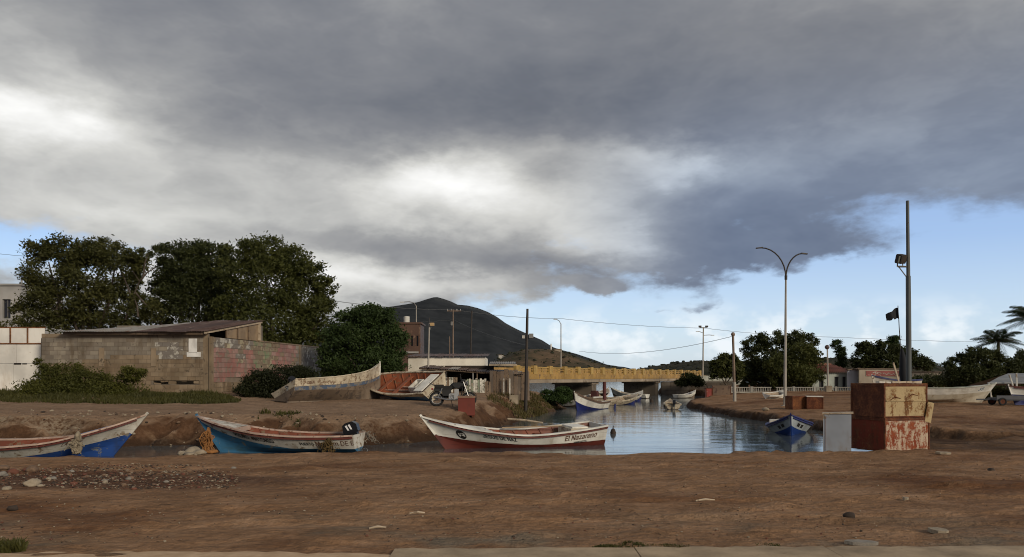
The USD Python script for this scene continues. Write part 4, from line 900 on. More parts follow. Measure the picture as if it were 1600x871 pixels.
# white metal compound wall at the left edge
cw = thing('white_wall', 'white painted sheet wall with rusty frames at the left edge of the picture', 'wall', (0, 0, 0))
wp = worn('wall_white', (.70, .68, .62), (.26, .12, .06), .2, 2.0, dirt=(.35, .25, .15), dirt_amount=.4); wr = rust('wall_rust', None, .5, (.13, .055, .025), (.26, .13, .06))
YW = 41.0; zg = 1.1
def wallrect(u0, u1, v0, v1, y, th, lk, nm): part(cw, nm, box(X(u1, YW) - X(u0, YW), th, (v1 - v0) / FPX * YW, ((X(u0, YW) + X(u1, YW)) / 2, y, EYE + (HORIZON - (v0 + v1) / 2) / FPX * YW), .006), lk)
for u0, u1 in ((-90, -44), (-43, -15), (-14, 16.3), (17.8, 43.3), (44.8, 70)): wallrect(u0, u1, 513, 536.2, YW, .05, wp, 'upper_panel')
for u0, u1 in ((-90, -20), (-19, 26), (26.6, 71)): wallrect(u0, u1, 538.2, 568, YW, .06, wp, 'middle_panel')
for u0, u1 in ((-90, -20), (-19, 22), (22.6, 71)): wallrect(u0, u1, 568.8, 618, YW - .015, .06, wp, 'lower_panel')
for u in (-43.5, -14.5, 17, 44): wallrect(u - .9, u + .9, 512.6, 537, YW - .05, .05, wr, 'frame_post')
wallrect(-90, 68, 536.4, 538.2, YW - .04, .06, wr, 'frame_rail'); wallrect(-90, 71, 511.2, 512.8, YW, .09, wr, 'top_rail')
wallrect(23, 34, 567.6, 570, YW - .055, .03, plain('slot_dark', (.02, .015, .012), .9), 'slot'); wallrect(36, 43, 567.8, 569.6, YW - .055, .03, plain('slot_dark', (.02, .015, .012), .9), 'slot')

# pale two storey building behind the trees, left edge
pb_ = thing('pale_house', 'pale grey two storey house with a dark window behind the left trees', 'house', (0, 0, 0))
Yh = 78.0; x0, x1 = X(-60, Yh), X(34, Yh); zt_ = EYE + (HORIZON - 447) / FPX * Yh
plaster = worn('plaster_grey', (.33, .325, .31), (.24, .22, .2), .3, 1.0, dirt=(.25, .22, .18))
wz0, wz1 = EYE + (HORIZON - 498) / FPX * Yh, EYE + (HORIZON - 468) / FPX * Yh; wx0, wx1 = X(5, Yh), X(18, Yh)
part(pb_, 'wall', [box(wx0 - x0, .3, zt_, ((x0 + wx0) / 2, Yh, zt_ / 2)), box(x1 - wx1, .3, zt_, ((x1 + wx1) / 2, Yh, zt_ / 2)), box(wx1 - wx0, .3, zt_ - wz1, ((wx0 + wx1) / 2, Yh, (zt_ + wz1) / 2)), box(wx1 - wx0, .3, wz0, ((wx0 + wx1) / 2, Yh, wz0 / 2)), box(.3, 7, zt_, (x1 - .16, Yh + 3.66, zt_ / 2))], plaster)
wn = part(pb_, 'window', box(wx1 - wx0, .04, wz1 - wz0, ((wx0 + wx1) / 2, Yh + .12, (wz0 + wz1) / 2)), plain('window_dark', (.02, .022, .03), .15))
part(wn, 'frame', [box(.06, .06, wz1 - wz0, (wx0 + .03, Yh + .07, (wz0 + wz1) / 2)), box(.06, .06, wz1 - wz0, (wx1 - .03, Yh + .07, (wz0 + wz1) / 2)), box(.05, .06, wz1 - wz0 - .1, ((wx0 + wx1) / 2, Yh + .07, (wz0 + wz1) / 2))], plain('frame_grey', (.16, .15, .14)))
part(pb_, 'roof_slab', box(x1 - x0 + .4, 7.6, .18, ((x0 + x1) / 2, Yh + 3.5, zt_ + .10), .02), plaster)
part(pb_, 'vent_pipe', tube([(X(28, Yh), Yh + .6, zt_ + .15), (X(28, Yh), Yh + .6, zt_ + .75), (X(32, Yh), Yh + .6, zt_ + .9)], .09), plaster)

# ------------------------------------------------------------------ white shed, lean-to and picket fence
shed = thing('white_shed', 'long low white shed wall behind the beached boats', 'shed', (0, 0, 0))
Ys = 53.0; sx0, sx1 = X(638, Ys), X(758.5, Ys); sz = EYE + (HORIZON - 558.5) / FPX * Ys
part(shed, 'wall', [box(sx1 - sx0, .2, sz - .6, ((sx0 + sx1) / 2, Ys, (sz + .6) / 2)), box(.2, 5, sz - .6, (sx1 - .1, Ys + 2.6, (sz + .6) / 2)), box(.2, 5, sz - .6, (sx0 + .1, Ys + 2.6, (sz + .6) / 2))], worn('shed_white', (.72, .68, .58), (.36, .31, .24), .15, 1.2, dirt=(.36, .30, .22), dirt_amount=.3))
rw = np.linspace(sx0 - .15, sx1 + .15, 14)
for a, b in zip(rw[:-1], rw[1:]): part(shed, 'roof_sheet', corrugated(a, b + .04, Ys - .35, Ys + 5.2, lambda y: sz + .06 + (y - Ys) * .06, rnd.uniform(0, .03), .11, .02, k=2), rnd.choice(tin[1:]))
lt = thing('lean_to', 'open lean-to with a sagging tin roof on thin posts in front of the white shed', 'shelter', (0, 0, 0))
Yl = 48.6
lz = lambda u: EYE + (HORIZON - np.interp(u, [655, 816], [574.2, 585.0])) / FPX * Yl
us = np.linspace(655, 816, 12)
oldwood = worn('old_wood', (.14, .095, .06), (.07, .05, .035), .4, 5)
for a, b in zip(us[:-1], us[1:]):
    xa, xb = X(a, Yl), X(b + 1.2, Yl)
    m = corrugated(xa, xb, Yl - .2, Ys - .15, lambda y: (lz(a) + lz(b)) / 2 + (y - Yl) * .05, rnd.uniform(-.02, .02), .11, .02, k=2)
    part(lt, 'roof_sheet', m, rnd.choice(tin[:3]))
for u in (668, 690, 739, 745.5, 780, 803): part(lt, 'post', tube([(X(u, Yl), Yl, .7), (X(u, Yl) + rnd.uniform(-.05, .05), Yl, lz(u))], .045, 7), oldwood if u not in (739,) else plain('pipe_grey', (.25, .24, .22)))
part(lt, 'eave_beam', ribbon([(X(u, Yl), Yl - .05, lz(u) - .07) for u in us], .08, .09, (0, 1, 0)), oldwood)
part(lt, 'white_panel', box(.55, .04, .75, (X(692, Yl + 1), Yl + 1, 2.05)), white_clean)
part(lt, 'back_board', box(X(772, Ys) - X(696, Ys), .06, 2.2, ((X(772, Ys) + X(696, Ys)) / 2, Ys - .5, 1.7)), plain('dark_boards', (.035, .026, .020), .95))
fence = thing('plank_fence', 'fence of upright weathered white and green planks in front of the lean-to', 'fence', (0, 0, 0))
fl = [worn('plank_white', (.58, .56, .48), (.13, .12, .08), .5, 5), worn('plank_green', (.20, .24, .17), (.28, .24, .18), .5, 5), worn('plank_brown', (.20, .145, .095), (.09, .06, .04), .45, 5)]
Yf = 48.0
def planks(u0, u1, step, v0, v1, looks, Y, jitter=.05):
    u = u0
    while u < u1:
        w = step * rnd.uniform(.78, .95) / FPX * Y; z1 = EYE + (HORIZON - v0) / FPX * Y + rnd.uniform(-jitter, jitter); z0 = EYE + (HORIZON - v1) / FPX * Y
        part(fence, 'plank', box(w, .025, z1 - z0, (X(u, Y) + w / 2, Y + rnd.uniform(-.015, .015), (z0 + z1) / 2), .004, (0, rnd.uniform(-1.2, 1.2), 0)), rnd.choice(looks)); u += step
planks(682, 712, 3.3, 590.5, 620, [fl[0], fl[0], fl[1], fl[2]], Yf); planks(726, 757.5, 3.4, 593, 621, [fl[0], fl[1], fl[0]], Yf); planks(757.5, 766, 3.2, 596, 621, [fl[2]], Yf)
part(fence, 'rail', [box(X(713, Yf) - X(681, Yf), .05, .07, ((X(713, Yf) + X(681, Yf)) / 2, Yf + .05, 1.6)), box(X(766, Yf) - X(725, Yf), .05, .07, ((X(766, Yf) + X(725, Yf)) / 2, Yf + .05, 1.5))], oldwood)
part(fence, 'table_board', box(.85, .4, .05, (X(690, Yf - .3), Yf - .3, 1.92)), oldwood)
shack = thing('brown_shack', 'small shack patched from brown boards and sacking at the end of the lean-to', 'shack', (0, 0, 0))
u = 765.5
while u < 822:
    st = rnd.uniform(4.5, 8); Yk = 48.2 + (0 if u < 800 else .4); v0 = 582 + rnd.uniform(-3, 2) - (2 if u > 785 else 0); w = st * .97 / FPX * Yk
    z1, z0 = EYE + (HORIZON - v0) / FPX * Yk, .55
    part(shack, 'board', box(w, .05, z1 - z0, (X(u, Yk) + w / 2, Yk + rnd.uniform(-.03, .03), (z0 + z1) / 2), .006, (0, rnd.uniform(-1, 1), 0)), rnd.choice([fl[2], oldwood, worn('sacking', (.17, .125, .09), (.09, .065, .045), .4, 3), worn('sacking_b', (.13, .10, .075), (.2, .15, .1), .4, 3)])); u += st
part(shack, 'side_wall', box(.08, 4.0, 1.9, (X(821, 48.6), 50.6, 1.4)), oldwood)
part(shack, 'roof', corrugated(X(764, 48), X(806, 48), 48.3, 52.5, lambda y: EYE + .86 + (y - 48.3) * .05, 0, .12, .02, k=2), tin[0])
part(shack, 'roof_beam', box(X(808, 48) - X(764, 48), .1, .09, ((X(808, 48) + X(764, 48)) / 2, 48.2, 2.78)), pale_wood)
for u in (796.5, 787): part(shack, 'pale_post', box(.09, .07, 1.15 if u < 790 else 1.25, (X(u, 47.9), 47.9, 1.35), .01), white_old)
solo('concrete_block', box(.55, .5, .55, on(803, 46.6) + (0, 0, .2), .03), concrete('lump_concrete', (.30, .25, .18)), 'pale concrete lump standing at the corner of the brown shack', 'block')
tw = thing('brick_tower', 'narrow dark red brick building with slit windows above the white shed', 'building', (0, 0, 0))
Yt = 72.0; tx0, tx1 = X(618, Yt), X(657, Yt); tz = EYE + (HORIZON - 507) / FPX * Yt; brick = worn('brick_dark', (.085, .046, .031), (.16, .10, .065), .4, 1.6, dirt=(.05, .03, .02))
wins = [(X(642.5, Yt), X(645.5, Yt)), (X(651, Yt), X(654, Yt))]; z0w, z1w = EYE + (HORIZON - 541) / FPX * Yt, EYE + (HORIZON - 525) / FPX * Yt
xs_ = [tx0, wins[0][0], wins[0][1], wins[1][0], wins[1][1], tx1]
ms = [box(xs_[i + 1] - xs_[i], .3, tz - .5, ((xs_[i] + xs_[i + 1]) / 2, Yt, (tz + .5) / 2)) for i in (0, 2, 4)]
for a, b in wins: ms += [box(b - a, .3, tz - z1w, ((a + b) / 2, Yt, (tz + z1w) / 2)), box(b - a, .3, z0w - .5, ((a + b) / 2, Yt, (z0w + .5) / 2))]
part(tw, 'wall', ms + [box(.3, 2.8, tz - .5, (tx1 - .15, Yt + 1.56, (tz + .5) / 2))], brick)
for a, b in wins: part(tw, 'window', box(b - a, .05, z1w - z0w, ((a + b) / 2, Yt + .1, (z0w + z1w) / 2)), plain('window_dark', (.02, .022, .03), .15))
part(tw, 'sill', box(tx1 - tx0 - .3, .2, .16, ((tx0 + tx1) / 2, Yt - .2, EYE + (HORIZON - 551) / FPX * Yt), .02), plaster)
part(tw, 'cornice', box(tx1 - tx0 + .25, 3.3, .16, ((tx0 + tx1) / 2, Yt + 1.4, tz + .1), .02), brick)
part(tw, 'water_tank', tube([(X(634.5, Yt), Yt + .4, tz + .15), (X(634.5, Yt), Yt + .4, tz + .75), (X(634.5, Yt), Yt + .4, tz + .8)], [.28, .28, .1], 14), white_clean)

# ------------------------------------------------------------------ yellow bridge
br = thing('bridge', 'low concrete road bridge with a yellow ochre parapet across the creek', 'bridge', (0, 0, 0))
BA = np.array([.45, 65.9]); bd = np.array([16.7, 30.0]); bd /= np.linalg.norm(bd); bn = np.array([-bd[1], bd[0]])      # bn: away from the camera
ochre = worn('ochre', (.41, .275, .085), (.20, .13, .06), .36, 3.0, dirt=(.20, .11, .04), dirt_amount=.5); ochre2 = worn('ochre_low', (.36, .22, .065), (.17, .11, .06), .36, 2.5, dirt=(.18, .10, .04), dirt_amount=.55)
deckc = worn('deck_concrete', (.33, .27, .20), (.18, .14, .10), .4, .8, dirt=(.16, .11, .07), dirt_amount=.6)
angB = math.degrees(math.atan2(bd[1], bd[0]))
def bbox(s0, s1, z0, z1, n0, n1, ch=0.0):
    c = BA + bd * (s0 + s1) / 2 + bn * (n0 + n1) / 2; m = box(s1 - s0, n1 - n0, z1 - z0, (0, 0, 0), ch, (0, 0, angB)); m.apply_translation((*c, (z0 + z1) / 2)); return m
LB = 60.8
part(br, 'deck', bbox(0, LB, 1.52, 2.0, .06, 5.2), deckc)
for s in np.arange(0, LB, 8.0): part(br, 'edge_beam', bbox(s + .02, s + 7.98, 1.50, 1.83, -.06, .05, .015), deckc)
for s in np.arange(0, LB, 4.6): part(br, 'fascia', bbox(s + .01, min(s + 4.59, LB), 1.834, 2.30, -.10, .16, .012), ochre2)
n = int(LB / 3.2)
for k in range(n + 1):
    s = k * 3.2
    part(br, 'parapet_post', bbox(s - .34, s + .34, 2.304, 3.06, -.12, .18, .02), ochre)
    if k < n:
        part(br, 'parapet_panel', bbox(s + .34, s + 2.86, 2.302, 2.46, -.03, .10, .01), ochre2)
        part(br, 'parapet_rail', bbox(s + .34, s + 2.86, 2.85, 2.95, -.04, .10, .015), ochre)
        part(br, 'parapet_rail', bbox(s + .34, s + 2.86, 2.62, 2.71, -.03, .09, .015), ochre2)
        part(br, 'parapet_stub', [bbox(s + 1.5, s + 1.7, 2.46, 2.85, -.02, .08, .01)], ochre)
part(br, 'abutment', bbox(-16, -.02, -1.0, 1.96, .3, 5.2), deckc)
part(br, 'far_parapet', bbox(0, LB, 2.0, 2.95, 4.9, 5.1), ochre2)
for s in (18.2, 39.0): part(br, 'pier', bbox(s - 1.2, s, -2.0, 1.518, .35, 4.7, .03), worn('pier_concrete', (.20, .165, .125), (.10, .08, .06), .4, .8, dirt=(.08, .06, .045), dirt_amount=.6))
for s in (18.2, 39.0): part(br, 'pier_cap', bbox(s - 1.5, s + .3, 1.25, 1.514, .2, 4.9, .02), deckc)
rwall = thing('retaining_wall', 'long grey stone retaining wall under the right end of the bridge', 'wall', (0, 0, 0))
P0, P1 = np.array([X(1033, 101.5), 101.5]), np.array([X(1150, 99), 99.0]); d_ = (P1 - P0) / np.linalg.norm(P1 - P0); Lr = np.linalg.norm(P1 - P0); ar = math.degrees(math.atan2(d_[1], d_[0]))
def rbox(s0, s1, z0, z1, th, out=0.0):
    c = P0 + d_ * (s0 + s1) / 2; m = box(s1 - s0, th, z1 - z0, (0, 0, 0), .01, (0, 0, ar)); m.apply_translation((c[0], c[1] + out, (z0 + z1) / 2)); return m
rw_ = [worn('retain_%d' % k, c, (.12, .10, .08), .4, 1.2, dirt=(.10, .075, .05), dirt_amount=.5) for k, c in enumerate([(.20, .165, .125), (.235, .20, .16), (.17, .135, .10)])]
part(rwall, 'core', rbox(0, Lr, -1.5, 1.35, .3, .2), rw_[2])
for r in range(4):
    s = -.5 * (r % 2)
    while s < Lr:
        e = s + rnd.uniform(1.1, 1.8); part(rwall, 'stone', rbox(max(s, 0) + .02, min(e, Lr) - .02, -.75 + r * .54, -.75 + r * .54 + .52, .16, -.03 + rnd.uniform(-.03, .03)), rnd.choice(rw_)); s = e
part(rwall, 'coping', rbox(0, Lr, 1.42, 1.56, .5, .05), rw_[1])
uw = thing('white_road_wall', 'pale weathered wall beside the road above the grey retaining wall', 'wall', (0, 0, 0))
for a, b in ((1088, 1106), (1106.5, 1124), (1124.5, 1143), (1143.5, 1160)): part(uw, 'panel', box(X(b, 103) - X(a, 103), .2, 1.25, ((X(a, 103) + X(b, 103)) / 2, 103.0, 1.6), .02), worn('wall_sage', (.38, .39, .34), (.2, .19, .15), .45, 1.0, dirt=(.2, .19, .13), dirt_amount=.5))

# ------------------------------------------------------------------ right side: balustrade, houses, canopy
bal = thing('balustrade', 'low white balustrade along the far edge of the right bank', 'balustrade', (0, 0, 0))
Yb = 77.0; bx0, bx1 = X(1141, Yb), X(1342, Yb); zg_ = float(np.mean([gz(x, Yb) for x in (22, 27, 33)])) - .02; balw = worn('balustrade_white', (.27, .262, .23), (.24, .21, .17), .4, 3.0, dirt=(.2, .18, .13), dirt_amount=.5)
k = 0; x = bx0
while x < bx1:
    if not (X(1205, Yb) < x < X(1212, Yb)):
        if k % 9 == 0: part(bal, 'pier', box(.24, .24, .62, (x, Yb, zg_ + .30), .02), balw)
        else: part(bal, 'baluster', tube([(x, Yb, zg_ + .08), (x, Yb, zg_ + .22), (x, Yb, zg_ + .34), (x, Yb, zg_ + .48)], [.05, .075, .045, .06], 6), balw)
    x += .235; k += 1
part(bal, 'top_rail', [box(X(1205, Yb) - bx0, .16, .08, ((X(1205, Yb) + bx0) / 2, Yb, zg_ + .52), .015), box(bx1 - X(1212, Yb), .16, .08, ((X(1212, Yb) + bx1) / 2, Yb, zg_ + .52), .015)], balw)
part(bal, 'base_rail', box(bx1 - bx0, .2, .12, ((bx0 + bx1) / 2, Yb, zg_ + .03), .015), balw)

hs = thing('tiled_house', 'pale green house with a red tiled roof and dark doorways on the right', 'house', (0, 0, 0))
Yh = 84.0; hx0, hx1 = X(1268, Yh), X(1324, Yh); hz = EYE + (HORIZON - 583) / FPX * Yh; g0 = gz((hx0 + hx1) / 2, Yh) - .1
teal = worn('wall_teal', (.33, .37, .33), (.22, .22, .18), .3, 1.5); doors = [(1279, 1286), (1303, 1309.5), (1315.5, 1321.5)]; dz = EYE + (HORIZON - 589) / FPX * Yh
ex = [hx0] + [X(q, Yh) for d in doors for q in d] + [hx1]
part(hs, 'wall', [box(ex[i + 1] - ex[i], .3, hz - g0, ((ex[i] + ex[i + 1]) / 2, Yh, (hz + g0) / 2)) for i in range(0, 7, 2)] + [box(ex[i + 1] - ex[i], .3, hz - dz, ((ex[i] + ex[i + 1]) / 2, Yh, (hz + dz) / 2)) for i in range(1, 6, 2)], teal)
for i in range(1, 6, 2): part(hs, 'door', box(ex[i + 1] - ex[i], .06, dz - g0, ((ex[i] + ex[i + 1]) / 2, Yh + .1, (dz + g0) / 2)), plain('door_dark', (.022, .022, .026), .5))
ridge = EYE + (HORIZON - 570.5) / FPX * (Yh + 3)
tl = [worn('tile_%d' % k, c, (.08, .04, .03), .3, 2.0, dirt=(.10, .05, .03)) for k, c in enumerate([(.22, .075, .042), (.26, .095, .055), (.18, .062, .038)])]
for r in range(6):
    y0, y1 = Yh - .5 + r * .6, Yh - .5 + (r + 1) * .6 + .06; zf = lambda y: hz + .02 + (y - Yh + .5) / 3.5 * (ridge - hz)
    part(hs, 'tile_row', corrugated(hx0 - .3, hx1 + .9 - r * .25, y0, y1, zf, .035 - .0 * r, .24, .04, k=2), tl[r % 3])
part(hs, 'rear_slope', corrugated(hx0 - .3, hx1, Yh + 3.1, Yh + 6.8, lambda y: ridge + .03 - (y - Yh - 3.1) / 3.5 * (ridge - hz), 0, .24, .04, k=2), tl[0])
part(hs, 'ridge_cap', tube([(hx0 - .3, Yh + 3.1, ridge + .05), (hx1 - .5, Yh + 3.1, ridge + .05)], .12), tl[1])
gw = thing('white_gable', 'plain bluish white wall between the tiled house and the long low building', 'wall', (0, 0, 0))
gx0, gx1 = X(1324.5, 83), X(1341, 83); m = prism([(gx0, g0), (gx1, g0), (gx1, EYE + (HORIZON - 577) / FPX * 83), (gx0, EYE + (HORIZON - 580) / FPX * 83)], .25, np.array([[1, 0, 0, 0], [0, 0, -1, 83.2], [0, 1, 0, 0], [0, 0, 0, 1.]])); part(gw, 'wall', m, worn('wall_bluewhite', (.50, .52, .56), (.35, .33, .3), .15, 1.2))
part(gw, 'coping', box(gx1 - gx0 + .1, .4, .08, ((gx0 + gx1) / 2, 83.05, EYE + (HORIZON - 577.4) / FPX * 83 + .03), .01, (0, -8, 0)), oldwood)
lb = thing('long_building', 'long low beige building with a faded red painted signboard band', 'building', (0, 0, 0))
Yq = 82.0; lx0, lx1 = X(1341.5, Yq), X(1470, Yq); lz1 = EYE + (HORIZON - 577.5) / FPX * Yq; beige = worn('wall_beige', (.33, .28, .21), (.2, .16, .12), .3, 1.0, dirt=(.2, .15, .10), dirt_amount=.4)
xm = X(1414, Yq); lz2 = EYE + (HORIZON - 582.5) / FPX * Yq
part(lb, 'wall', [box(xm - lx0, .3, lz1 - g0, ((xm + lx0) / 2, Yq, (lz1 + g0) / 2)), box(lx1 - xm, .3, lz2 - g0, ((lx1 + xm) / 2, Yq + .01, (lz2 + g0) / 2)), box(.3, 6, lz2 - g0, (lx1 - .15, Yq + 3.2, (lz2 + g0) / 2))], beige)
part(lb, 'roof_slab', box(xm - lx0 + .3, 6.5, .10, ((xm + lx0) / 2, Yq + 3, lz1 + .06), .01), oldwood); part(lb, 'roof_slab', box(lx1 - xm + .2, 6.5, .10, ((lx1 + xm) / 2 + .1, Yq + 3, lz2 + .06), .01), oldwood)
sb = part(lb, 'signboard', box(X(1413, Yq) - X(1352, Yq), .05, .55, ((X(1413, Yq) + X(1352, Yq)) / 2, Yq - .18, EYE + (HORIZON - 584) / FPX * Yq), .01), worn('sign_red', (.22, .05, .04), (.40, .33, .28), .35, 2.5))
q = [tube(np.stack([np.linspace(X(a, Yq), X(b, Yq), 12), np.full(12, Yq - .215), EYE + (HORIZON - v) / FPX * Yq + .09 * np.sin(np.linspace(0, 9 + a % 5, 12))], -1), .03, 4) for a, b, v in ((1362, 1376, 583.5), (1378, 1392, 584.5), (1393, 1405, 585.5))]
part(sb, 'brushed_strokes', q, white_old)
for u in (1457.5, 1462.5): part(lb, 'vent', box(.25, .05, .13, (X(u, Yq), Yq - .15, EYE + (HORIZON - 589) / FPX * Yq)), plain('slot_dark', (.02, .015, .012), .9))
cn = thing('canopy', 'boat shelter with a sagging grey sheet roof on slanting white poles, right edge', 'shelter', (0, 0, 0))
Yc = 50.0; cl = worn('canopy_sheet', (.20, .21, .215), (.13, .12, .11), .3, 1.5)
A_, B_, C_, D_ = W(1543, 599, 48.5), W(1700, 599, 48.5), W(1640, 583, 53), W(1576, 583.5, 53)
for k in range(6):
    a, b = k / 6, (k + 1) / 6; top = lambda q: D_ + (C_ - D_) * q; bot = lambda q: A_ + (B_ - A_) * q
    P = np.stack([[bot(a) + (0, 0, .0), bot(b)], [(bot(a) + top(a)) / 2 + (0, 0, .06), (bot(b) + top(b)) / 2 + (0, 0, .06)], [top(a), top(b)]]); m = grid(P); m2 = m.copy(); m2.apply_translation((0, 0, -.02)); m2.invert(); part(cn, 'roof_sheet', [m, m2], cl)
part(cn, 'rear_sheet', grid(np.stack([[D_, C_], [D_ + (-.5, 4, -.9), C_ + (.5, 4, -.9)]])), cl)
part(cn, 'eave_pole', tube([A_, B_], .05), cl)
for p, q in ((W(1545, 600, 48.5), on(1551, 47.6)), (W(1577, 586, 48.2), on(1590, 47.8) + (0, 0, .2)), (W(1588, 584, 48.4), on(1589, 48.0) + (0, 0, .2)), (W(1650, 600, 48.5), on(1650, 48))): part(cn, 'pole', tube([p, q], .05, 7), white_old)
part(cn, 'back_pole', tube([D_, on(1570, 53)], .05), oldwood); part(cn, 'back_pole', tube([C_, on(1640, 53)], .05), oldwood)
tr = thing('boat_trailer', 'low dark boat trailer with a small wheel near the right edge', 'trailer', on(1568, 44.5), -4)
part(tr, 'bed', box(1.7, 1.0, .14, (.2, 0, .36), .02), plain('trailer_grey', (.055, .06, .07), .6)); part(tr, 'drawbar', box(1.0, .08, .08, (-1.0, 0, .33), .01), plain('trailer_grey', (.055, .06, .07), .6))
part(tr, 'side_rail', box(1.7, .05, .22, (.2, -.5, .46), .01), plain('trailer_grey', (.055, .06, .07), .6))
for y in (-.55, .55): w_ = holder(tr, 'wheel'); a = np.linspace(0, 2 * np.pi, 21); part(w_, 'tyre', tube(np.stack([-.35 + .18 * np.cos(a), np.full(21, y), .22 + .18 * np.sin(a)], -1), .055, 6, False), plain('tyre_rubber', (.014, .014, .014), .85)); part(w_, 'wheel_disc', tube([(-.35, y - .03, .22), (-.35, y + .03, .22)], .13, 12), rust_dark)
mon = thing('monument', 'small white pillar monument on the brown hill beyond the bridge', 'monument', (X(861, 815), 815, 0))
zb_ = EYE + (HORIZON - 547.5) / FPX * 815
part(mon, 'pillar', tube([(0, 0, zb_ - 3), (0, 0, zb_ + 6.3), (0, 0, zb_ + 7)], [.95, .75, .2], 8), white_clean); part(mon, 'plinth', box(4, 4, 4.4, (0, 0, zb_ - 2)), white_old)
for k, (u, v, w, c) in enumerate([(783, 556, 5, white_old), (797, 558.5, 7, white_old), (790, 557, 4, deckc), (870, 547.3, 10, deckc)]):
    Yx = 800.; p = W(u, v, Yx); t = thing('hill_house', ['white house lowest on the left slope of the brown hill', 'wider white house right of the lowest one on the brown hill', 'tan house between two white ones on the brown hill', 'long tan house right of the white monument'][k], 'house', (p[0], p[1], p[2] - 3)); part(t, 'wall', box(w, 5, 5, (0, 0, 1)), c); part(t, 'roof', box(w + .6, 5.6, .5, (0, 0, 3.8)), tl[0] if k == 1 else oldwood)

# ------------------------------------------------------------------ trees, bushes, grass
def leaf_look(name, c1, c2, c3, trans=.25):
    def b(g):
        r = g.add('geometry', 'random_per_island'); p = g.add('geometry', 'position'); n = g.noise(p, .55, 4, .6)
        f = g.math('add', g.math('multiply', r, .55), g.math('multiply', n, .45))
        c = g.ramp(f, [(.2, c1), (.5, c2), (.8, c3)])
        s = surface(g, c, .6, spec=.25)
        t = g.add('translucent_bsdf', 'BSDF', {'color': c})
        return g.add('mix_closure', 'closure', {'closure1': s, 'closure2': t}, fac=trans)
    return look(name, b)
L_dark = leaf_look('leaf_dark', (.034, .042, .012), (.082, .092, .024), (.165, .165, .044))
L_olive = leaf_look('leaf_olive', (.052, .060, .014), (.125, .130, .028), (.24, .22, .055))
L_mix = leaf_look('leaf_mixed', (.048, .052, .014), (.115, .110, .027), (.25, .185, .046))
L_green = leaf_look('leaf_green', (.030, .050, .013), (.066, .105, .026), (.13, .175, .042))
L_bush = leaf_look('leaf_bush', (.056, .060, .011), (.135, .130, .020), (.27, .225, .042))
L_grass = leaf_look('leaf_grass', (.052, .052, .013), (.110, .102, .024), (.20, .165, .05))
L_dry = leaf_look('leaf_dry', (.075, .060, .020), (.14, .115, .040), (.24, .19, .08))
L_palm = leaf_look('leaf_palm', (.020, .034, .013), (.045, .068, .024), (.09, .115, .04))
bark = worn('bark', (.062, .046, .032), (.04, .03, .02), .5, 3.0)
def leaves(rng, blobs, n, size, clump=64, spread=.17, flat=.35, hole=.0):
    """Small folded leaves in clumps spread over and through ellipsoids (centre, radii)."""
    n, size = int(n * 2.1), size * .66
    vol = np.array([np.prod(b[1]) ** (2 / 3) for b in blobs]); per = np.maximum(1, (vol / vol.sum() * n / clump)).astype(int)
    C, Rr = [], []
    for (c, r), k in zip(blobs, per):
        d = rng.normal(size=(k, 3)); d /= np.linalg.norm(d, axis=1, keepdims=True)
        q = rng.uniform(.35, 1.0, (k, 1)) ** .45 * rng.uniform(.92, 1.16, (k, 1))
        C.append(np.asarray(c) + d * q * np.asarray(r)); Rr.append(np.full(k, np.mean(r)))
    C, Rr = np.vstack(C), np.concatenate(Rr)
    if hole: keep = meshkit.noise(C * 1.1, 5) > hole; C, Rr = C[keep], Rr[keep]
    k = rng.poisson(clump * rng.uniform(.5, 1.5, len(C)))
    base = np.repeat(C, k, 0); sp = np.repeat(np.maximum(Rr * spread, size * 1.2), k)[:, None]
    pos = base + rng.normal(size=base.shape) * sp * np.array([1, 1, .75])
    m = len(pos)
    nrm = rng.normal(size=(m, 3)); nrm[:, 2] += flat * 2; nrm /= np.linalg.norm(nrm, axis=1, keepdims=True)
    a = rng.normal(size=(m, 3)); a -= nrm * (a * nrm).sum(1, keepdims=True); a /= np.linalg.norm(a, axis=1, keepdims=True); b = np.cross(nrm, a)
    s = size * rng.uniform(.6, 1.35, (m, 1))
    v = np.stack([pos - a * s, pos + b * s * .42 + nrm * s * .12, pos + a * s, pos - b * s * .42 + nrm * s * .12], 1).reshape(-1, 3)
    i = np.arange(m)[:, None] * 4
    return tm(v, np.vstack([i + [0, 1, 2], i + [0, 2, 3]]))
def blob(u, v, ru, rv, Y, dY=0.0, rd=None):
    Yb_ = Y + dY; return W(u, v, Yb_), np.array([ru / FPX * Y, (rd if rd else ru) / FPX * Y, rv / FPX * Y])
def tree(name, label, cat, Y, base_u, blobs, n, size, lk, seed, trunk=.18, group=None, limbs=True, base=None, **kw):
    rng = np.random.default_rng(seed); B = [blob(*q[:4], Y, *(q[4:])) for q in blobs]
    p0 = on(base_u, Y) if base is None else np.asarray(base, float)
    t = thing(name, label, cat, p0, group=group)
    m = leaves(rng, B, n, size, **kw); m.apply_translation(-p0); part(t, 'crown', m, lk, kind=None)
    if trunk:
        cen = np.mean([b[0] for b in B], 0); fork = p0 * .55 + np.array([cen[0], cen[1], min(b[0][2] for b in B)]) * .45
        fork[2] = max(fork[2], p0[2] + .8)
        mid = (p0 + fork) / 2 + rng.normal(size=3) * .08 * (fork[2] - p0[2])
        part(t, 'trunk', tube(np.array([p0 - (0, 0, .2), p0 + (0, 0, .15), mid, fork]) - p0, [trunk * 1.5, trunk * 1.1, trunk * .9, trunk * .75], 9), bark, True)
        if limbs:
            for b in sorted(B, key=lambda b: -np.prod(b[1]))[:9]:
                e = b[0] + rng.normal(size=3) * b[1] * .25; k1 = fork * .6 + e * .4 + rng.normal(size=3) * .12 * np.linalg.norm(e - fork)
                part(t, 'limb', tube(np.array([fork - (0, 0, .1), k1, e]) - p0, [trunk * .6, trunk * .38, trunk * .14], 6), bark, True)
    return t
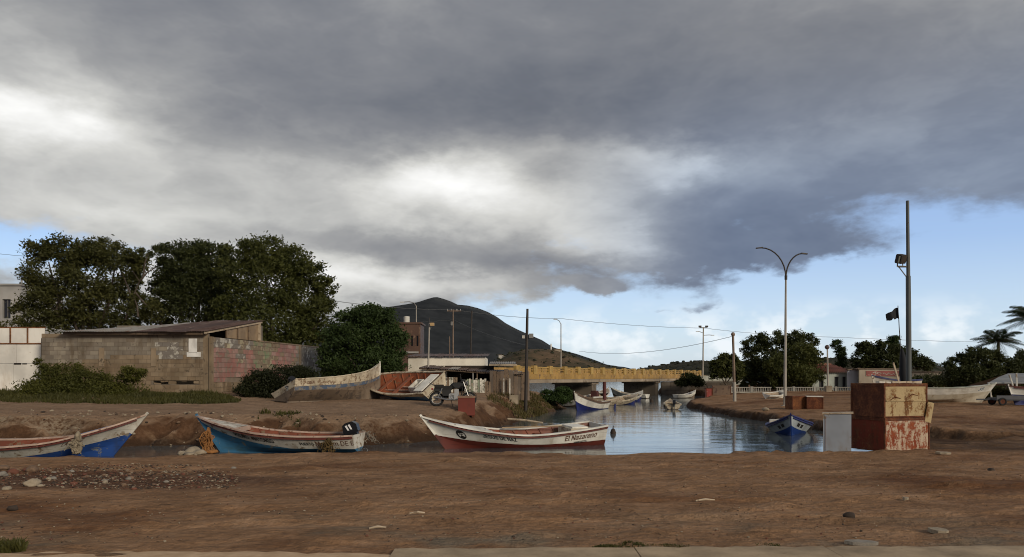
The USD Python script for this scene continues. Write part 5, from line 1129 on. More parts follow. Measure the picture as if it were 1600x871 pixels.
rng0 = np.random.default_rng(3)
tA = tree('tree', 'broad leafy tree at far left behind the white wall', 'tree', 60, 130,
     [(75, 420, 36, 34), (70, 390, 26, 17), (110, 395, 36, 22), (140, 392, 30, 18), (150, 430, 48, 40), (175, 398, 32, 18), (192, 412, 34, 24), (60, 460, 28, 28), (105, 480, 50, 34), (160, 482, 46, 32), (205, 445, 18, 26), (212, 398, 18, 12), (222, 420, 14, 12), (60, 500, 30, 16), (200, 496, 30, 16), (8, 503, 30, 8), (34, 488, 14, 14), (222, 470, 26, 14), (235, 490, 26, 14), (212, 448, 14, 12)], 21000, .20, L_mix, 101, .3, hole=.27)
# bare branches that stand out of its right hand side
for pts in ([(196, 500), (205, 470), (218, 440), (206, 422)], [(218, 440), (230, 426), (244, 418)], [(212, 458), (222, 470), (232, 480)], [(206, 465), (196, 440), (190, 425)], [(224, 432), (226, 412), (232, 396)], [(216, 495), (214, 478), (208, 462)]):
    q = [W(u, v, 59.2) for u, v in pts]; b0 = on(130, 60); part(tA, 'bare_branch', tube(np.array(q) - b0, np.linspace(.085, .022, len(q)), 6), bark, True)
tree('tree', 'dark leafy tree between the bare branches and the tallest left tree', 'tree', 62, 300,
     [(270, 400, 26, 20), (300, 396, 32, 18), (332, 398, 26, 22), (345, 430, 26, 32), (258, 425, 18, 20), (300, 440, 46, 34), (262, 465, 26, 24), (310, 482, 52, 26), (250, 492, 22, 16), (345, 480, 22, 24), (245, 395, 12, 9), (250, 450, 20, 14), (320, 420, 30, 24), (280, 440, 30, 24)], 19000, .20, L_dark, 102, .3, hole=.27)
tree('tree', 'tallest dense olive green tree rising behind the side wall of the block house', 'tree', 58, 430,
     [(385, 396, 26, 22), (420, 396, 40, 24), (455, 410, 34, 24), (480, 425, 26, 24), (370, 425, 28, 34), (420, 445, 56, 46), (475, 460, 38, 36), (505, 450, 20, 20), (510, 470, 18, 18), (365, 470, 28, 34), (430, 505, 62, 40), (490, 505, 30, 34), (385, 520, 40, 30), (470, 535, 40, 22), (340, 490, 12, 26)], 27000, .19, L_olive, 103, .35, hole=.27)
tree('tree', 'dark green rounded tree beside the mountain foot behind the big heeled boat', 'tree', 50, 575,
     [(540, 505, 24, 20), (575, 497, 30, 18), (600, 505, 24, 20), (555, 530, 38, 30), (600, 535, 34, 30), (620, 530, 16, 24), (520, 540, 20, 30), (570, 565, 54, 24), (615, 565, 22, 20), (522, 575, 22, 20), (585, 484, 12, 8)], 19000, .16, L_green, 104, .22, hole=.27)
rows_r = [
    ('small round olive tree near the far bend of the right bank', 80, 1132, [(1130, 574, 17, 14), (1146, 580, 14, 14), (1120, 582, 10, 10), (1136, 562, 13, 7), (1150, 566, 10, 7)], 5200, L_olive, .14),
    ('wide dark tree with gaps in its crown behind the wooden pole', 88, 1195, [(1180, 538, 18, 14), (1205, 530, 22, 12), (1235, 530, 24, 12), (1262, 534, 16, 14), (1172, 556, 12, 16), (1200, 562, 26, 20), (1185, 582, 18, 14), (1240, 560, 30, 24), (1172, 590, 12, 14)], 10000, L_dark, .25),
    ('rounded olive tree standing in front of the tiled house', 84, 1240, [(1222, 572, 24, 18), (1252, 556, 24, 18), (1268, 572, 18, 22), (1240, 585, 34, 18), (1262, 590, 20, 14), (1215, 592, 16, 12)], 9000, L_olive, .22)]
for lab, Y, bu, bl, n, lk, tk in rows_r: tree('tree', lab, 'tree', Y, bu, bl, n, .22, lk, int(bu), tk)
tree('tree', 'dark undergrowth tree mass behind the white balustrade', 'tree', 94, 1200, [(1165, 590, 14, 18), (1195, 592, 22, 18), (1230, 594, 26, 16), (1265, 594, 22, 16), (1285, 590, 10, 18)], 6000, .24, L_dark, 77, .2)
tree('vine_column', 'upright vine covered trunk rising behind the tiled roof', 'tree', 95, 1313, [(1309, 538, 8, 5), (1312, 548, 8, 9), (1314, 558, 7, 9), (1315, 568, 8, 7)], 1900, .19, L_green, 78, .14, limbs=False)
tree('vine_column', 'stubby vine covered trunk beside the black flag', 'tree', 93, 1396, [(1395, 533, 8, 7), (1396, 541, 8, 7), (1400, 528, 4, 3)], 1500, .19, L_green, 79, .14, limbs=False)
tree('tree', 'broad dark tree behind the long low building', 'tree', 91, 1375, [(1352, 545, 14, 9), (1365, 541, 16, 8), (1385, 548, 22, 11), (1350, 560, 16, 16), (1380, 566, 30, 18), (1408, 560, 18, 16), (1425, 562, 18, 14), (1442, 570, 14, 10), (1338, 568, 8, 9)], 9500, .23, L_dark, 80, .22)
tree('bush', 'dark bush against the right half of the long low building', 'bush', 78, 1450, [(1425, 598, 20, 8), (1450, 595, 20, 10), (1470, 597, 14, 8), (1438, 590, 4, 8)], 3200, .18, L_dark, 81, 0)
tree('tree', 'big dark rounded thicket left of the palm tree', 'tree', 66, 1530, [(1496, 575, 16, 16), (1518, 556, 16, 10), (1535, 562, 26, 14), (1565, 572, 24, 14), (1520, 590, 36, 18), (1565, 592, 32, 16), (1492, 596, 12, 12), (1585, 580, 12, 12), (1545, 602, 44, 10)], 13000, .19, L_dark, 82, .2)
tree('bush', 'grassy green bush under the bow of the white boat on land', 'bush', 51, 1545, [(1532, 617, 12, 7), (1550, 614, 14, 9), (1566, 616, 12, 8)], 2600, .11, L_bush, 83, 0)
tree('tree', 'far small dark treetops at the extreme right edge', 'tree', 100, 1600, [(1590, 560, 10, 8), (1602, 556, 12, 10), (1620, 562, 16, 14), (1600, 580, 22, 16)], 3000, .26, L_dark, 84, .2)
# low growth
tree('bush', 'wide olive bush growing against the front of the block house', 'bush', 37.8, 135,
     [(75, 592, 24, 20), (105, 588, 28, 18), (65, 570, 12, 9), (140, 598, 38, 20), (180, 594, 26, 18), (205, 586, 22, 11), (218, 580, 12, 6), (100, 612, 60, 14), (180, 614, 50, 12), (60, 610, 22, 14)], 13000, .095, L_bush, 90, 0, flat=.15)
tree('bush', 'dark rounded bush at the foot of the painted side wall', 'bush', 39.2, 430,
     [(410, 600, 30, 18), (440, 592, 30, 18), (470, 586, 24, 12), (395, 612, 26, 14), (440, 612, 40, 14), (480, 600, 16, 14)], 11000, .095, leaf_look('leaf_bush_dark', (.016, .020, .006), (.034, .038, .010), (.070, .066, .016)), 91, 0, flat=.1)
tree('bush', 'round bright green mangrove bush at the left water edge', 'bush', 56.5, 872, [(856, 617, 12, 7), (876, 615, 15, 9), (889, 619, 9, 7), (870, 624, 22, 6)], 5200, .10, leaf_look('leaf_mangrove', (.03, .055, .012), (.065, .115, .024), (.12, .18, .04)), 92, 0)
tree('bush', 'small dark bush on the bank where the bridge ends', 'bush', 98, 1078, [(1072, 592, 10, 8), (1083, 594, 12, 8), (1066, 598, 10, 5), (1092, 599, 8, 4)], 3200, .2, L_dark, 93, 0)
def palm(label, Y, u, v, R, seed, nf=32, lean=0.0, base_u=None):
    rng = np.random.default_rng(seed); top = W(u, v, Y); p0 = on(base_u or u, Y); t = thing('palm_tree', label, 'palm tree', p0)
    top = top - p0
    pts = np.array([(0, 0, -.2), top * .3 + (lean * .3, 0, 0), top * .7 + (lean * .3, 0, 0), top]); part(t, 'trunk', tube(pts, [.24, .17, .14, .12], 9), bark, True)
    for k in range(nf):
        az = k / nf * 2 * np.pi + rng.uniform(-.2, .2); el = (rng.uniform(-.25, .5), rng.uniform(.4, 1.0), rng.uniform(.9, 1.45))[k % 3]; L = R * rng.uniform(.85, 1.1); s = np.linspace(0, 1, 12)
        d = np.array([math.cos(az), math.sin(az), 0.])
        ax = top + d * (L * (s * math.cos(el) + .12 * s ** 2))[:, None] + np.array([0, 0, 1.]) * (L * (s * math.sin(el) - (.40 + .10 * math.sin(el)) * s ** 2.2))[:, None]
        P, F = [], []; side = np.cross(d, (0, 0, 1.)); tan = np.gradient(ax, axis=0); tan /= np.linalg.norm(tan, axis=1, keepdims=True)
        ss = np.linspace(.06, 1, 40)
        for q in ss:
            c = np.array([np.interp(q, s, ax[:, j]) for j in range(3)]); tt = np.array([np.interp(q, s, tan[:, j]) for j in range(3)]); w = L * .28 * math.sin(math.pi * min(1, .12 + q * .86)) ** .6
            for sg_ in (1, -1):
                dirv = side * sg_ * .8 + tt * .55 + np.array([0, 0, -.38 + rng.uniform(-.15, .1)]); dirv /= np.linalg.norm(dirv); i = len(P)
                P += [c - tt * .018, c + dirv * w * .55 + tt * .022, c + dirv * w + np.array([0, 0, -.12 * w]), c + dirv * w * .5 - tt * .022]; F += [[i, i + 1, i + 3], [i + 1, i + 2, i + 3]]
        f = part(t, 'frond', tm(np.array(P), np.array(F)), L_palm); part(f, 'midrib', tube(ax, np.linspace(.035, .008, 12), 4), bark)
    return t
palm('coconut palm with arching fronds above the dark thicket on the right', 76, 1560, 534, 2.5, 5)
palm('taller coconut palm cut off by the right edge of the picture', 66, 1612, 500, 2.7, 6, base_u=1625)
palm('small distant palm beyond the right end of the long building', 100, 1452, 572, 1.7, 7, nf=11)
# grass: blades in one mass for each patch
def grass(label, spots, n, h, lk, seed, name='grass'):
    """spots: polygons of ground positions (column, depth)."""
    rng = np.random.default_rng(seed); V, F = [], []
    poly = sg.Polygon([(X(u, Y), Y) for u, Y in spots]); x0, y0, x1, y1 = poly.bounds; shapely.prepare(poly)
    q = rng.uniform((x0, y0), (x1, y1), (n * 3, 2)); q = q[shapely.contains(poly, shapely.points(q))]
    dens = meshkit.fbm(np.c_[q * .8, np.zeros(len(q))], 3, seed); e = shapely.distance(poly.exterior, shapely.points(q)); q = q[(dens + np.clip(e, 0, .8) * .25 + rng.uniform(-.12, .12, len(q))) > .46][:n]
    z = ground_z(q[:, 0], q[:, 1]); m = len(q); b = np.c_[q, z - .02]
    hh = h * rng.uniform(.4, 1.3, m) * (.5 + meshkit.noise(np.c_[q * 1.3, np.zeros(m)], seed + 1)); az = rng.uniform(0, 2 * np.pi, m); w = np.c_[np.cos(az), np.sin(az), np.zeros(m)] * (.012 + hh[:, None] * .05)
    ln = rng.normal(size=(m, 3)) * .35; ln[:, 2] = 1; tip = b + ln * hh[:, None]; mid = b + ln * hh[:, None] * .5 + np.array([0, 0, .08]) * hh[:, None]
    v = np.stack([b - w, b + w, mid + w * .7, mid - w * .7, tip], 1).reshape(-1, 3); i = np.arange(m)[:, None] * 5
    return solo(name, tm(v, np.vstack([i + [0, 1, 2], i + [0, 2, 3], i + [3, 2, 4]])), lk, label, 'grass', kind='stuff')
grass('short green grass along the foot of the block house and white wall', [(-60, 33.2), (60, 32.6), (250, 32.4), (330, 32.6), (372, 33.4), (378, 36), (350, 39), (326, 39.7), (60, 39.7), (-60, 40.5)], 26000, .17, L_grass, 31)
grass('dry yellow green tufts hanging over the left bank of the creek', [(800, 41.5), (815, 42.5), (838, 46.0), (860, 52), (874, 57), (860, 60), (838, 56), (815, 50), (796, 44)], 17000, .12, leaf_look('leaf_half_dry', (.095, .080, .026), (.175, .145, .046), (.28, .22, .085)), 32)
grass('thin green weeds at the edge of the grey pavement', [(925, 8.98), (1222, 9.0), (1215, 9.2), (1000, 9.24), (935, 9.15)], 2600, .035, L_grass, 33)
grass('tuft of green grass in the bottom left corner', [(-40, 8.72), (38, 8.78), (28, 9.15), (-40, 9.25)], 1300, .10, L_grass, 34)
grass('sparse dry grass on the flat ground before the bridge and shack', [(760, 40), (815, 41), (845, 47), (850, 56), (800, 60), (770, 50)], 4000, .22, L_dry, 35)
grass('green weeds growing on the top of the left cut bank', [(400, 27.2), (470, 27.0), (475, 28.2), (410, 28.4)], 900, .16, L_grass, 36)

# ------------------------------------------------------------------ poles, lamps, flag, wires
galv = plain('galvanised', (.22, .215, .20), .5, .3); dark_pole = worn('pole_dark', (.028, .022, .018), (.05, .04, .03), .3, 2); wood_pole = worn('pole_wood', (.17, .12, .085), (.09, .06, .04), .4, 2.0); conc_pole = worn('pole_concrete', (.34, .315, .27), (.2, .17, .13), .3, 1.5); lampglass = plain('lamp_glass', (.55, .55, .52), .2)
def pole(name, label, u, Y, v_top, r0, r1, lk, base=None, lean=(0, 0), cat='pole', group=None, seg=10):
    p = on(u, Y) if base is None else np.array([X(u, Y), Y, base]); t = thing(name, label, cat, p, group=group); h = EYE + (HORIZON - v_top) / FPX * Y - p[2]
    part(t, 'shaft', tube([(0, 0, -.3), (lean[0] / 2, lean[1] / 2, h / 2), (lean[0], lean[1], h)], [r0, (r0 + r1) / 2, r1], seg), lk, True); return t, h
t, h = pole('street_lamp', 'tall double armed street lamp on the right bank', 1226.5, 49, 432, .105, .055, conc_pole, cat='street lamp', lean=(.06, 0))
k = 49 / FPX
for nm, dx, dv in (('l', -39, 47), ('r', 26, 38)):
    a = [(.06 + dx * k * (1 - math.cos(q * math.pi / 2)), 0, h - .1 + dv * k * math.sin(q * math.pi / 2)) for q in np.linspace(0, 1, 9)]
    ar = part(t, 'arm', tube(a, np.linspace(.05, .04, 9), 8), dark_pole, True); d = np.sign(dx)
    part(ar, 'lamp_head', box(.42, .16, .07, (a[-1][0] + d * .1, 0, a[-1][2] - .01), .02, (0, d * 6, 0)), dark_pole)
part(t, 'collar', tube([(.06, 0, h - .22), (.06, 0, h + .05)], .085, 10), dark_pole); part(t, 'base_plate', box(.4, .4, .04, (0, 0, .02)), conc_pole)
p = np.array([X(1420.5, 26.2), 26.2, gz(X(1420.5, 26.2), 26.2) - .2]); t = thing('floodlight_pole', 'tall dark steel pole with a floodlight bracket behind the rusty boxes', 'light pole', p)
h = EYE + (HORIZON - 314) / FPX * 26.2 - p[2]; zb_ = EYE + (HORIZON - 418) / FPX * 26.2 - p[2]
steel = worn('pole_steel', (.075, .085, .085), (.09, .06, .045), .3, 2.0)
part(t, 'shaft', tube([(0, 0, -.5), (-.015, 0, zb_ * .6), (-.03, 0, zb_ - .3)], [.095, .085, .078], 12), steel, True); part(t, 'upper_shaft', tube([(-.03, 0, zb_ - .32), (-.055, 0, h)], [.062, .05], 12), steel, True)
part(t, 'bracket_arm', box(.34, .05, .05, (-.20, 0, zb_ + .02)), dark_pole); part(t, 'bracket_brace', tube([(-.34, 0, zb_), (-.09, 0, zb_ - .33)], .018, 6), galv)
f = holder(t, 'floodlight'); part(f, 'housing', box(.30, .22, .30, (-.30, -.04, zb_ + .28), .03, (18, -6, 30)), dark_pole); part(f, 'lens', box(.25, .02, .22, (-.355, -.135, zb_ + .255), .004, (18, -6, 30)), plain('flood_lens', (.16, .165, .14), .15)); part(f, 'yoke', [box(.02, .04, .22, (-.40, 0, zb_ + .12)), box(.02, .04, .22, (-.22, 0, zb_ + .12)), box(.20, .04, .02, (-.31, 0, zb_ + .045))], galv)
Yf_ = 31.0; p = on(1412, Yf_); t = thing('flag', 'ragged black flag on a thin leaning stick', 'flag', p); tip = W(1403, 478, Yf_) - p
part(t, 'stick', tube([(0, 0, -.2), tip * .5 + (.03, 0, 0), tip], [.028, .022, .014], 7), dark_pole)
cl_ = plain('flag_black', (.008, .009, .012), .8); a0 = W(1403.3, 481, Yf_) - p; a1 = W(1404.3, 498, Yf_) - p
S = np.linspace(0, 1, 13); top_ = np.stack([a0[0] - S * .49, .06 * np.sin(S * 7), a0[2] - .28 * S ** 1.2 + .02 * np.sin(S * 9)], -1); bot_ = np.stack([a1[0] - S * .44 + .03 * np.sin(S * 11), .06 * np.sin(S * 7 + .5), a1[2] - .02 + .06 * S - .16 * S ** 3 + .035 * np.sin(S * 14)], -1)
part(t, 'cloth', grid(np.stack([top_ + (bot_ - top_) * q for q in np.linspace(0, 1, 7)])), cl_, True)
part(t, 'wrapped_cloth', tube([W(1409, 545, Yf_) - p, W(1411, 562, Yf_) - p, W(1412, 585, Yf_) - p, W(1413, 600, Yf_) - p], [.05, .13, .17, .12], 9), cl_, True)
t, h = pole('black_pole', 'thick black pole carrying two small boxes beside the brown shack', 821, 46, 483, .115, .075, dark_pole, lean=(.12, 0))
part(t, 'meter_box', box(.26, .2, .27, (.34, -.05, h - 1.62), .02), galv); part(t, 'small_box', box(.17, .15, .18, (-.12, -.05, h - 1.68), .02), white_old); part(t, 'crossbar', box(.6, .05, .05, (.12, 0, h - 1.75)), dark_pole)
t, h = pole('street_lamp', 'white lamp post with one yellowish lamp rising from the white shed', 668, 49.6, 505, .075, .045, conc_pole, cat='street lamp', lean=(.12, 0)); part(t, 'lamp_head', box(.26, .22, .20, (.31, -.08, h - .1), .04), worn('lamp_amber', (.50, .34, .16), (.3, .2, .1), .2, 5)); part(t, 'arm', tube([(.10, 0, h - .55), (.30, -.05, h - .12)], .025, 6), galv); part(t, 'stub_pole', tube([(.11, 0, h), (.12, 0, h + .35)], .03, 6), dark_pole)
t, h = pole('street_lamp', 'pale street lamp with a long arm to the left over the dark red tower', 650.5, 88, 478, .09, .055, conc_pole, cat='street lamp'); part(t, 'arm', tube([(0, 0, h - .1), (-.25, 0, h + .32), (-.8, 0, h + .46), (-1.55, 0, h + .42)], .045, 7), galv); part(t, 'lamp_head', box(.5, .2, .10, (-1.6, 0, h + .40), .03), lampglass)
t, h = pole('utility_pole', 'grey wooden utility pole with a crossarm in front of the mountain', 708, 82, 484, .11, .07, wood_pole); part(t, 'crossarm', box(1.5, .1, .1, (.1, 0, h - .15)), wood_pole); part(t, 'transformer', box(.22, .22, .4, (-.12, -.15, h - 1.5), .05), galv)
for q in (-.6, -.2, .4, .8): part(t, 'insulator', tube([(q, 0, h - .1), (q, 0, h + .06)], [.03, .04], 6), lampglass)
pole('utility_pole', 'thin short grey pole just left of the crossarm pole', 702.5, 81, 526, .07, .05, wood_pole)
pole('utility_pole', 'thin dark leaning pole on the skyline right of the crossarm pole', 734, 60, 486, .075, .06, dark_pole, lean=(.16, 0))
t, h = pole('street_lamp', 'slender grey street lamp standing on the left part of the bridge', 876.5, 74.5, 506, .07, .045, conc_pole, base=2.0, cat='street lamp'); part(t, 'arm', tube([(0, 0, h - .05), (-.18, 0, h + .28), (-.45, 0, h + .42)], .035, 6), galv); part(t, 'lamp_head', box(.34, .16, .08, (-.55, 0, h + .42), .02), lampglass)
t, h = pole('street_lamp', 'street lamp with a bracket of floodlights at the right end of the bridge', 1098, 108, 512, .12, .08, conc_pole, base=1.2, cat='street lamp', lean=(.1, 0)); part(t, 'crossarm', box(1.1, .1, .1, (.1, 0, h)), galv)
for q in (-.38, .55): part(t, 'floodlight', box(.36, .3, .24, (q, 0, h + .14), .04), dark_pole)
for a in ([(0.1, 0, h - .8), (-.4, 0, h - .6), (-.75, 0, h - .55)], [(.1, 0, h - 1.1), (.9, 0, h - 1.05), (1.4, 0, h - 1.1)]): m_ = part(t, 'arm', tube(a, .045, 6), galv); part(m_, 'lamp_head', box(.4, .18, .09, a[-1], .02), lampglass)
t, h = pole('utility_pole', 'brown wooden pole with a rounded cap on the right bank', 1148, 60, 524, .12, .085, wood_pole, lean=(-.12, .05)); part(t, 'cap', tube([(-.12, .05, h - .05), (-.12, .05, h + .05), (-.12, .05, h + .18), (-.12, .05, h + .24)], [.12, .16, .13, .04], 9), wood_pole); part(t, 'pale_foot', tube([(0, 0, -.1), (-.03, .012, 1.5)], [.132, .128], 10), conc_pole)
t, h = pole('street_lamp', 'short post with a round lamp in front of the tiled house', 1294, 74, 545, .09, .06, conc_pole, cat='street lamp', lean=(-.08, 0)); part(t, 'globe', trimesh.creation.icosphere(2, .22).apply_translation((-.10, 0, h + .14)), plain('globe_dark', (.10, .07, .06), .4), True); part(t, 'block_foot', box(.55, .55, .62, (0, 0, .28), .04), concrete('post_foot', (.24, .20, .15)))
t, h = pole('post', 'short maroon post among the moored boats under the bridge', 944.5, 66, 597, .16, .15, plain('post_maroon', (.085, .022, .02), .7), base=WATER - .3)
def wire(label, pts, sag, r=.022, name='overhead_wire'):
    P = []
    for (a, b) in zip(pts[:-1], pts[1:]):
        for q in np.linspace(0, 1, 15)[(1 if P else 0):]: P.append(a + (b - a) * q - np.array([0, 0, sag * 4 * q * (1 - q)]))
    return solo(name, tube(P, r, 4), plain('wire_dark', (.10, .105, .11), .6), label, 'wire')
wire('long overhead wire passing over the bridge from the left trees to the right edge', [W(505, 468, 62), W(708, 484, 82), W(876, 498, 95), W(1100, 513, 108.4), W(1300, 527, 112), W(1700, 536, 118)], .25)
wire('lower sagging wire between the hill and the brown wooden pole', [W(905, 549, 96), W(1148, 525, 60.2)], .75, .018)
wire('wire crossing the mountain slope below the crossarm pole', [W(520, 505, 84), W(709, 500, 82), W(822, 540, 46.2)], .2, .014)
wire('short wires entering at the left edge above the pale house', [W(-60, 388, 80), W(45, 401, 62)], .1, .016)

# ------------------------------------------------------------------ stones, rubbish, ropes
def stone_mesh(rng, r, flat=.6):
    m = trimesh.creation.icosphere(1 if r < .1 else 2, 1.0); v = m.vertices * (1 + .45 * (meshkit.fbm(m.vertices * 1.4 + rng.uniform(0, 90, 3), 3)[:, None] - .5) * 2); v = v * np.array([r, r * rng.uniform(.6, .95), r * flat]); m = tm(v, m.faces)
    m.apply_transform(trimesh.transformations.rotation_matrix(rng.uniform(0, 6.3), (0, 0, 1))); return m
def rock(name, c): return plain(name, c, .9, vary=.3, scale=6, bump=.8)
S_pale, S_grey, S_brown, S_dark, S_red = rock('stone_pale', (.30, .25, .18)), rock('stone_grey', (.22, .20, .17)), rock('stone_brown', (.17, .11, .07)), rock('stone_dark', (.045, .032, .024)), rock('stone_red', (.14, .055, .035))
rs = np.random.default_rng(8)
def stone(label, u, Y, r, lk, flat=.6, name='stone', cat='stone', dz=0.0, group=None):
    p = on(u, Y); m = stone_mesh(rs, r, flat); m.apply_translation(p + (0, 0, r * flat * .45 + dz)); return solo(name, m, lk, label, cat, group=group, smooth=40)
for lab, u, Y, r, f, dz in (('small pale sack shaped stone left of the orange rope', 286, 22.15, .15, .6, .04), ('largest pale stone heaped beside the orange rope', 302, 22.25, .30, .55, .04), ('flat pale slab of stone in front of the largest stone by the turquoise bow', 298, 21.85, .26, .25, .0), ('pale stone leaning on the right of the largest stone by the turquoise bow', 312, 22.05, .20, .45, .02)): stone(lab, u, Y, r, S_pale, f, dz=dz)
stone('rounded brown stone alone at the near water edge below the wooden pole', 1155, 22.5, .26, S_brown, .5)
for k, (u, v, r, lab) in enumerate([(1128, 656, .28, 'largest white stone at the foot of the right bank'), (1120, 655, .16, 'small white stone left of the largest at the right bank foot'), (1137, 660, .2, 'white stone lowest on the right bank foot'), (1196, 640, .2, 'white stone on top of the right bank near the blue bow')]):
    Y = (EYE - WATER) * FPX / (v - HORIZON) if k < 3 else 43.5; stone(lab, u, Y, r, S_pale, .6, dz=.05 if k == 3 else .35)
# rubble heaps: the ones that can be told apart are stones of their own
def near(u, v): Y = EYE * FPX / (v - HORIZON); return Y
n_big = 0
for k in range(60):
    u, v = rs.uniform(0, 375), rs.uniform(728, 770) if rs.random() < .8 else rs.uniform(722, 745)
    Y = (EYE + .04) * FPX / (v - HORIZON); big = (u < 60) * .10; r = rs.uniform(.03, .075) + big * rs.random()
    stone('loose stone of the rubble strip in front of the blue boat', u, Y, r, [S_brown, S_grey, S_red, S_brown, S_pale][rs.integers(5)], rs.uniform(.4, .7), group='stones of the rubble strip')
def litter(name, label, poly_px, n, r0, r1, lks, seed, cat, dz=0.0):
    rg = np.random.default_rng(seed); poly = sg.Polygon(poly_px); x0, y0, x1, y1 = poly.bounds; M = {}
    c = 0
    while c < n:
        u, v = rg.uniform(x0, x1), rg.uniform(y0, y1)
        if not poly.contains(sg.Point(u, v)): continue
        Y = (EYE + .08) * FPX / (v - HORIZON); x = X(u, Y); r = rg.uniform(r0, r1) * rg.uniform(.4, 1)
        if meshkit.noise(np.array([[x * .9, Y * .9, seed]]))[0] < .33: c += 1; continue
        m = trimesh.creation.icosahedron(); m = tm(m.vertices * r * rg.uniform(.6, 1.3, (12, 1)) * np.array([1, rg.uniform(.6, 1), rg.uniform(.3, .7)]), m.faces); m.apply_translation((x, Y, 0)); M.setdefault(int(rg.integers(len(lks))), []).append(m); c += 1
    for k, ms in M.items():
        m = trimesh.util.concatenate(ms); off = np.repeat(np.array([q.vertices[:, :2].mean(0) for q in ms]), 12, 0); z = np.repeat(ground_z(off[::12, 0], off[::12, 1]), 12); m.vertices[:, 2] += z + .01 + dz
        yield m, lks[k]
def scatter(name, label, poly, n, r0, r1, lks, seed, cat):
    t = None
    for k, (m, lk) in enumerate(litter(name, label, poly, n, r0, r1, lks, seed, cat)):
        solo(name, m, lk, label if isinstance(label, str) else label[k], cat, kind='stuff')
names = ['pale chips', 'grey chips', 'reddish chips', 'brown crumbs', 'black crumbs']
scatter('rubble', [f'{q} of broken stone strewn over the dark rubble strip, bottom left' for q in names], [(0, 735), (130, 724), (290, 722), (380, 745), (370, 768), (150, 772), (0, 768)], 2600, .012, .04, [S_pale, S_dark, S_red, S_brown, S_dark], 41, 'rubble')
scatter('gravel', [f'{q} scattered over the bare brown earth of the foreground' for q in names], [(-20, 712), (1620, 700), (1620, 856), (-20, 862)], 3000, .008, .024, [S_pale, S_brown, S_red, S_brown, S_dark], 42, 'gravel')
scatter('rubble', [f'{q} fallen along the top of the left bank' for q in names[:4]], [(60, 690), (420, 690), (650, 690), (650, 680), (60, 680)], 10, .01, .02, [S_pale, S_grey, S_red, S_brown], 43, 'rubble')
rb = np.random.default_rng(19); ms = {0: [], 1: [], 2: []}
for k in range(520):
    u = rb.uniform(20, 800); Y = rb.uniform(25.2, 28.6) + max(0, u - 560) / 240 * rb.uniform(1, 4); x = X(u, Y); r = rb.uniform(.02, .10) * rb.uniform(.3, 1)
    m = trimesh.creation.icosahedron(); m = tm(m.vertices * r * rb.uniform(.6, 1.3, (12, 1)) * np.array([1, .8, .6]), m.faces); m.apply_translation((x, Y, gz(x, Y) + r * .2)); ms[0 if rb.random() < .45 else rb.integers(1, 3)].append(m)
for k, lab in enumerate(('pale bits of stone and shell lodged in the cut left bank', 'brown clods of earth fallen along the cut left bank', 'dark clods of wet earth along the cut left bank')): solo('debris', trimesh.util.concatenate(ms[k]), [S_pale, S_brown, S_dark][k], lab, 'debris', kind='stuff')
def flat_piece(label, u, v, w, d, h, rz, lk, name, cat):
    Y = EYE * FPX / (v - HORIZON); p = on(u, Y); pts = [(w / 2 * math.cos(a) * rs.uniform(.75, 1.1), d / 2 * math.sin(a) * rs.uniform(.75, 1.1)) for a in np.linspace(0, 2 * np.pi, 9)[:-1]]
    m = prism(pts, h); m.apply_transform(rotm(4, 3, rz)); m.apply_translation(p + (0, 0, .005)); return solo(name, m, lk, label, cat)
flat_piece('pale flat stone lying on the earth at the lower right', 1465, 833, .26, .24, .05, 20, S_pale, 'stone', 'stone')
flat_piece('long grey flat slab lying against the edge of the pavement', 1345, 852, .42, .16, .04, 3, S_grey, 'stone', 'stone')
flat_piece('small pale pebble alone right of the middle foreground', 1415, 781, .10, .10, .05, 0, S_pale, 'stone', 'stone')
stone('dark lump of dried mud in the right foreground', 1327, EYE * FPX / (811 - HORIZON), .085, S_dark, .6, 'mud_lump', 'mud')
stone('blackish lump in the right foreground near the rusty boxes', 1549, EYE * FPX / (728 - HORIZON), .085, S_dark, .6, 'mud_lump', 'mud')
stone('dark clod of earth at the left edge of the foreground', 20, EYE * FPX / (797 - HORIZON), .085, S_dark, .6, 'mud_lump', 'mud')
flat_piece('white scrap lying beside the foot of the rusty boxes', 1474, 699.5, .5, .3, .05, 5, S_pale, 'scrap', 'scrap')
loose = lambda lab, u, v, L, rz: solo('stick', tube([on(u, EYE * FPX / (v - HORIZON)) + np.array([-L / 2 * math.cos(rz), -L / 2 * math.sin(rz), .015]), on(u, EYE * FPX / (v - HORIZON)) + np.array([0, 0, .035]), on(u, EYE * FPX / (v - HORIZON)) + np.array([L / 2 * math.cos(rz), L / 2 * math.sin(rz), .02])], [.012, .018, .010], 6), pale_wood, lab, 'stick')
loose('bent pale stick lying in the middle right of the bare earth', 1102, 785, .32, .15)
loose('thin pale twig lying low in the centre foreground', 652, 806, .22, .1)
loose('thin dark twig near the bottom of the foreground', 590, 829, .22, .2)
solo('driftwood_pole', tube([W(793, 655, 38) , W(820, 657, 37.8), W(848, 661, 37.5)], [.05, .06, .04], 7), pale_wood, 'long pale driftwood pole lying at the water edge behind the red boat', 'driftwood')
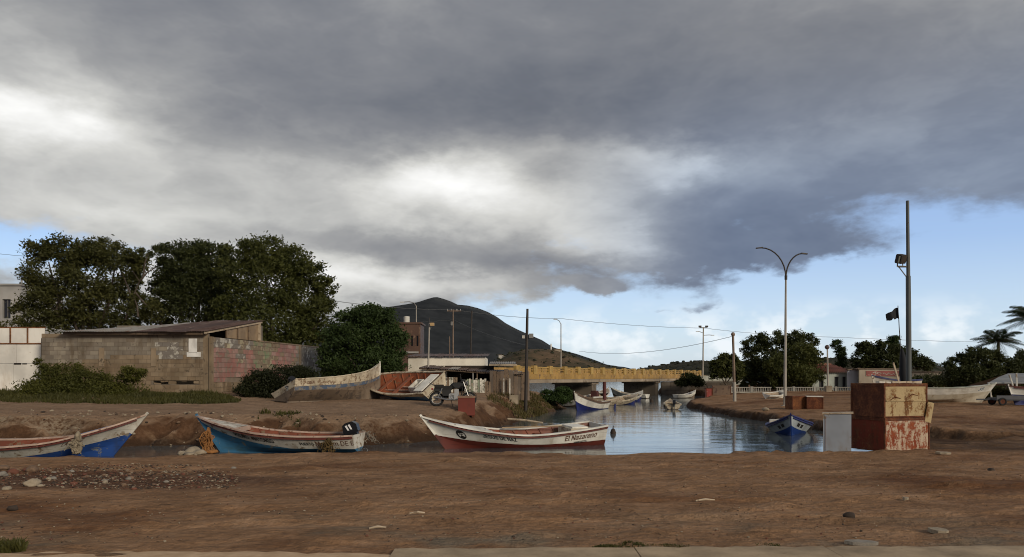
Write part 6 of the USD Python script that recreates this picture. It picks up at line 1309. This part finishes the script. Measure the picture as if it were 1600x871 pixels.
# orange rope clump hanging at the turquoise bow and rope fenders on the blue boat
def rope_clump(name, label, top, bottom, spread, n, lk, seed, cat, r=.016):
    rg = np.random.default_rng(seed); ms = []
    for k in range(n):
        q = np.linspace(0, 1, 9)[:, None]; e = bottom + rg.normal(size=3) * spread * np.array([1, .6, .1]); P = top + (e - top) * q + rg.normal(size=(9, 3)) * .035 * np.sin(q * np.pi) * (1 + q * 2); ms.append(tube(P, r, 5))
    t = thing(name, label, cat, (0, 0, 0)); part(t, 'strand', ms[0], lk); part(t, 'strands', trimesh.util.concatenate(ms[1:]), lk, kind='stuff')
    return t
orange = plain('rope_orange', (.27, .12, .035), .9, vary=.4, scale=12); ropeg = plain('rope_grey', (.24, .20, .14), .9, vary=.4, scale=12)
tp = W(325, 668, 23.2); t = rope_clump('frayed_rope', 'frayed orange rope clump hanging from the turquoise bow to the mud', tp, W(324, 705, 22.6), .075, 24, orange, 51, 'rope')
m = stone_mesh(np.random.default_rng(2), .19, .35); m.apply_translation(W(330, 706, 22.5)); part(t, 'tangle', m, orange, 40)
tp = W(120, 678, 21.85); t = rope_clump('rope_fender', 'grey rope and rag fender tied over the side of the blue boat', tp, W(118, 709, 21.7), .05, 18, ropeg, 52, 'rope', .024)
for u, v, r in ((122, 683, .12), (121, 700, .13)): m = stone_mesh(np.random.default_rng(int(u)), r, 1.3); m.apply_translation(W(u, v, 21.8)); part(t, 'rag_bundle', m, ropeg, 40)
part(t, 'tie_line', tube([W(112, 690, 21.8), W(100, 705, 21.7)], .012, 5), ropeg)
tp = W(514, 684, 23.0); rope_clump('weed_clump', 'brown weed hanging on the side of the turquoise boat near its stern', tp, W(513, 706, 22.85), .12, 22, plain('weed_brown', (.085, .055, .018), .95, vary=.4), 53, 'weed', .014)
t = rope_clump('tangled_branches', 'pale tangled branches on the mud behind the outboard motor', W(566, 672, 26.0), W(585, 690, 25.3), .35, 14, plain('twig_grey', (.20, .17, .13), .9), 54, 'branches', .012)
for u, v, lab in ((958, 678, 'small dark float bobbing right of the red boat'), (1018, 629, 'small dark float far up the creek'), (1040, 636, 'dark float beside the small skiff')):
    Y = (EYE - WATER) * FPX / (v - HORIZON); p = np.array([X(u, Y), Y, WATER]); t = thing('float', lab, 'float', p); k = .6 + Y / 60; part(t, 'body', tube([(0, 0, -.12 * k), (0, 0, .05 * k), (0, 0, .16 * k), (0, 0, .2 * k)], [.09 * k, .11 * k, .07 * k, .02], 9), S_dark, True); part(t, 'stick', tube([(0, 0, .15 * k), (.01, 0, .30 * k)], .02, 5), S_dark)
m = stone_mesh(np.random.default_rng(77), .42, .75); m.apply_translation((X(897, 31.5), 31.5, WATER + .12)); solo('mooring_stump', m, S_dark, 'dark rounded stump in the water behind the stern of the red boat', 'stump', smooth=40)
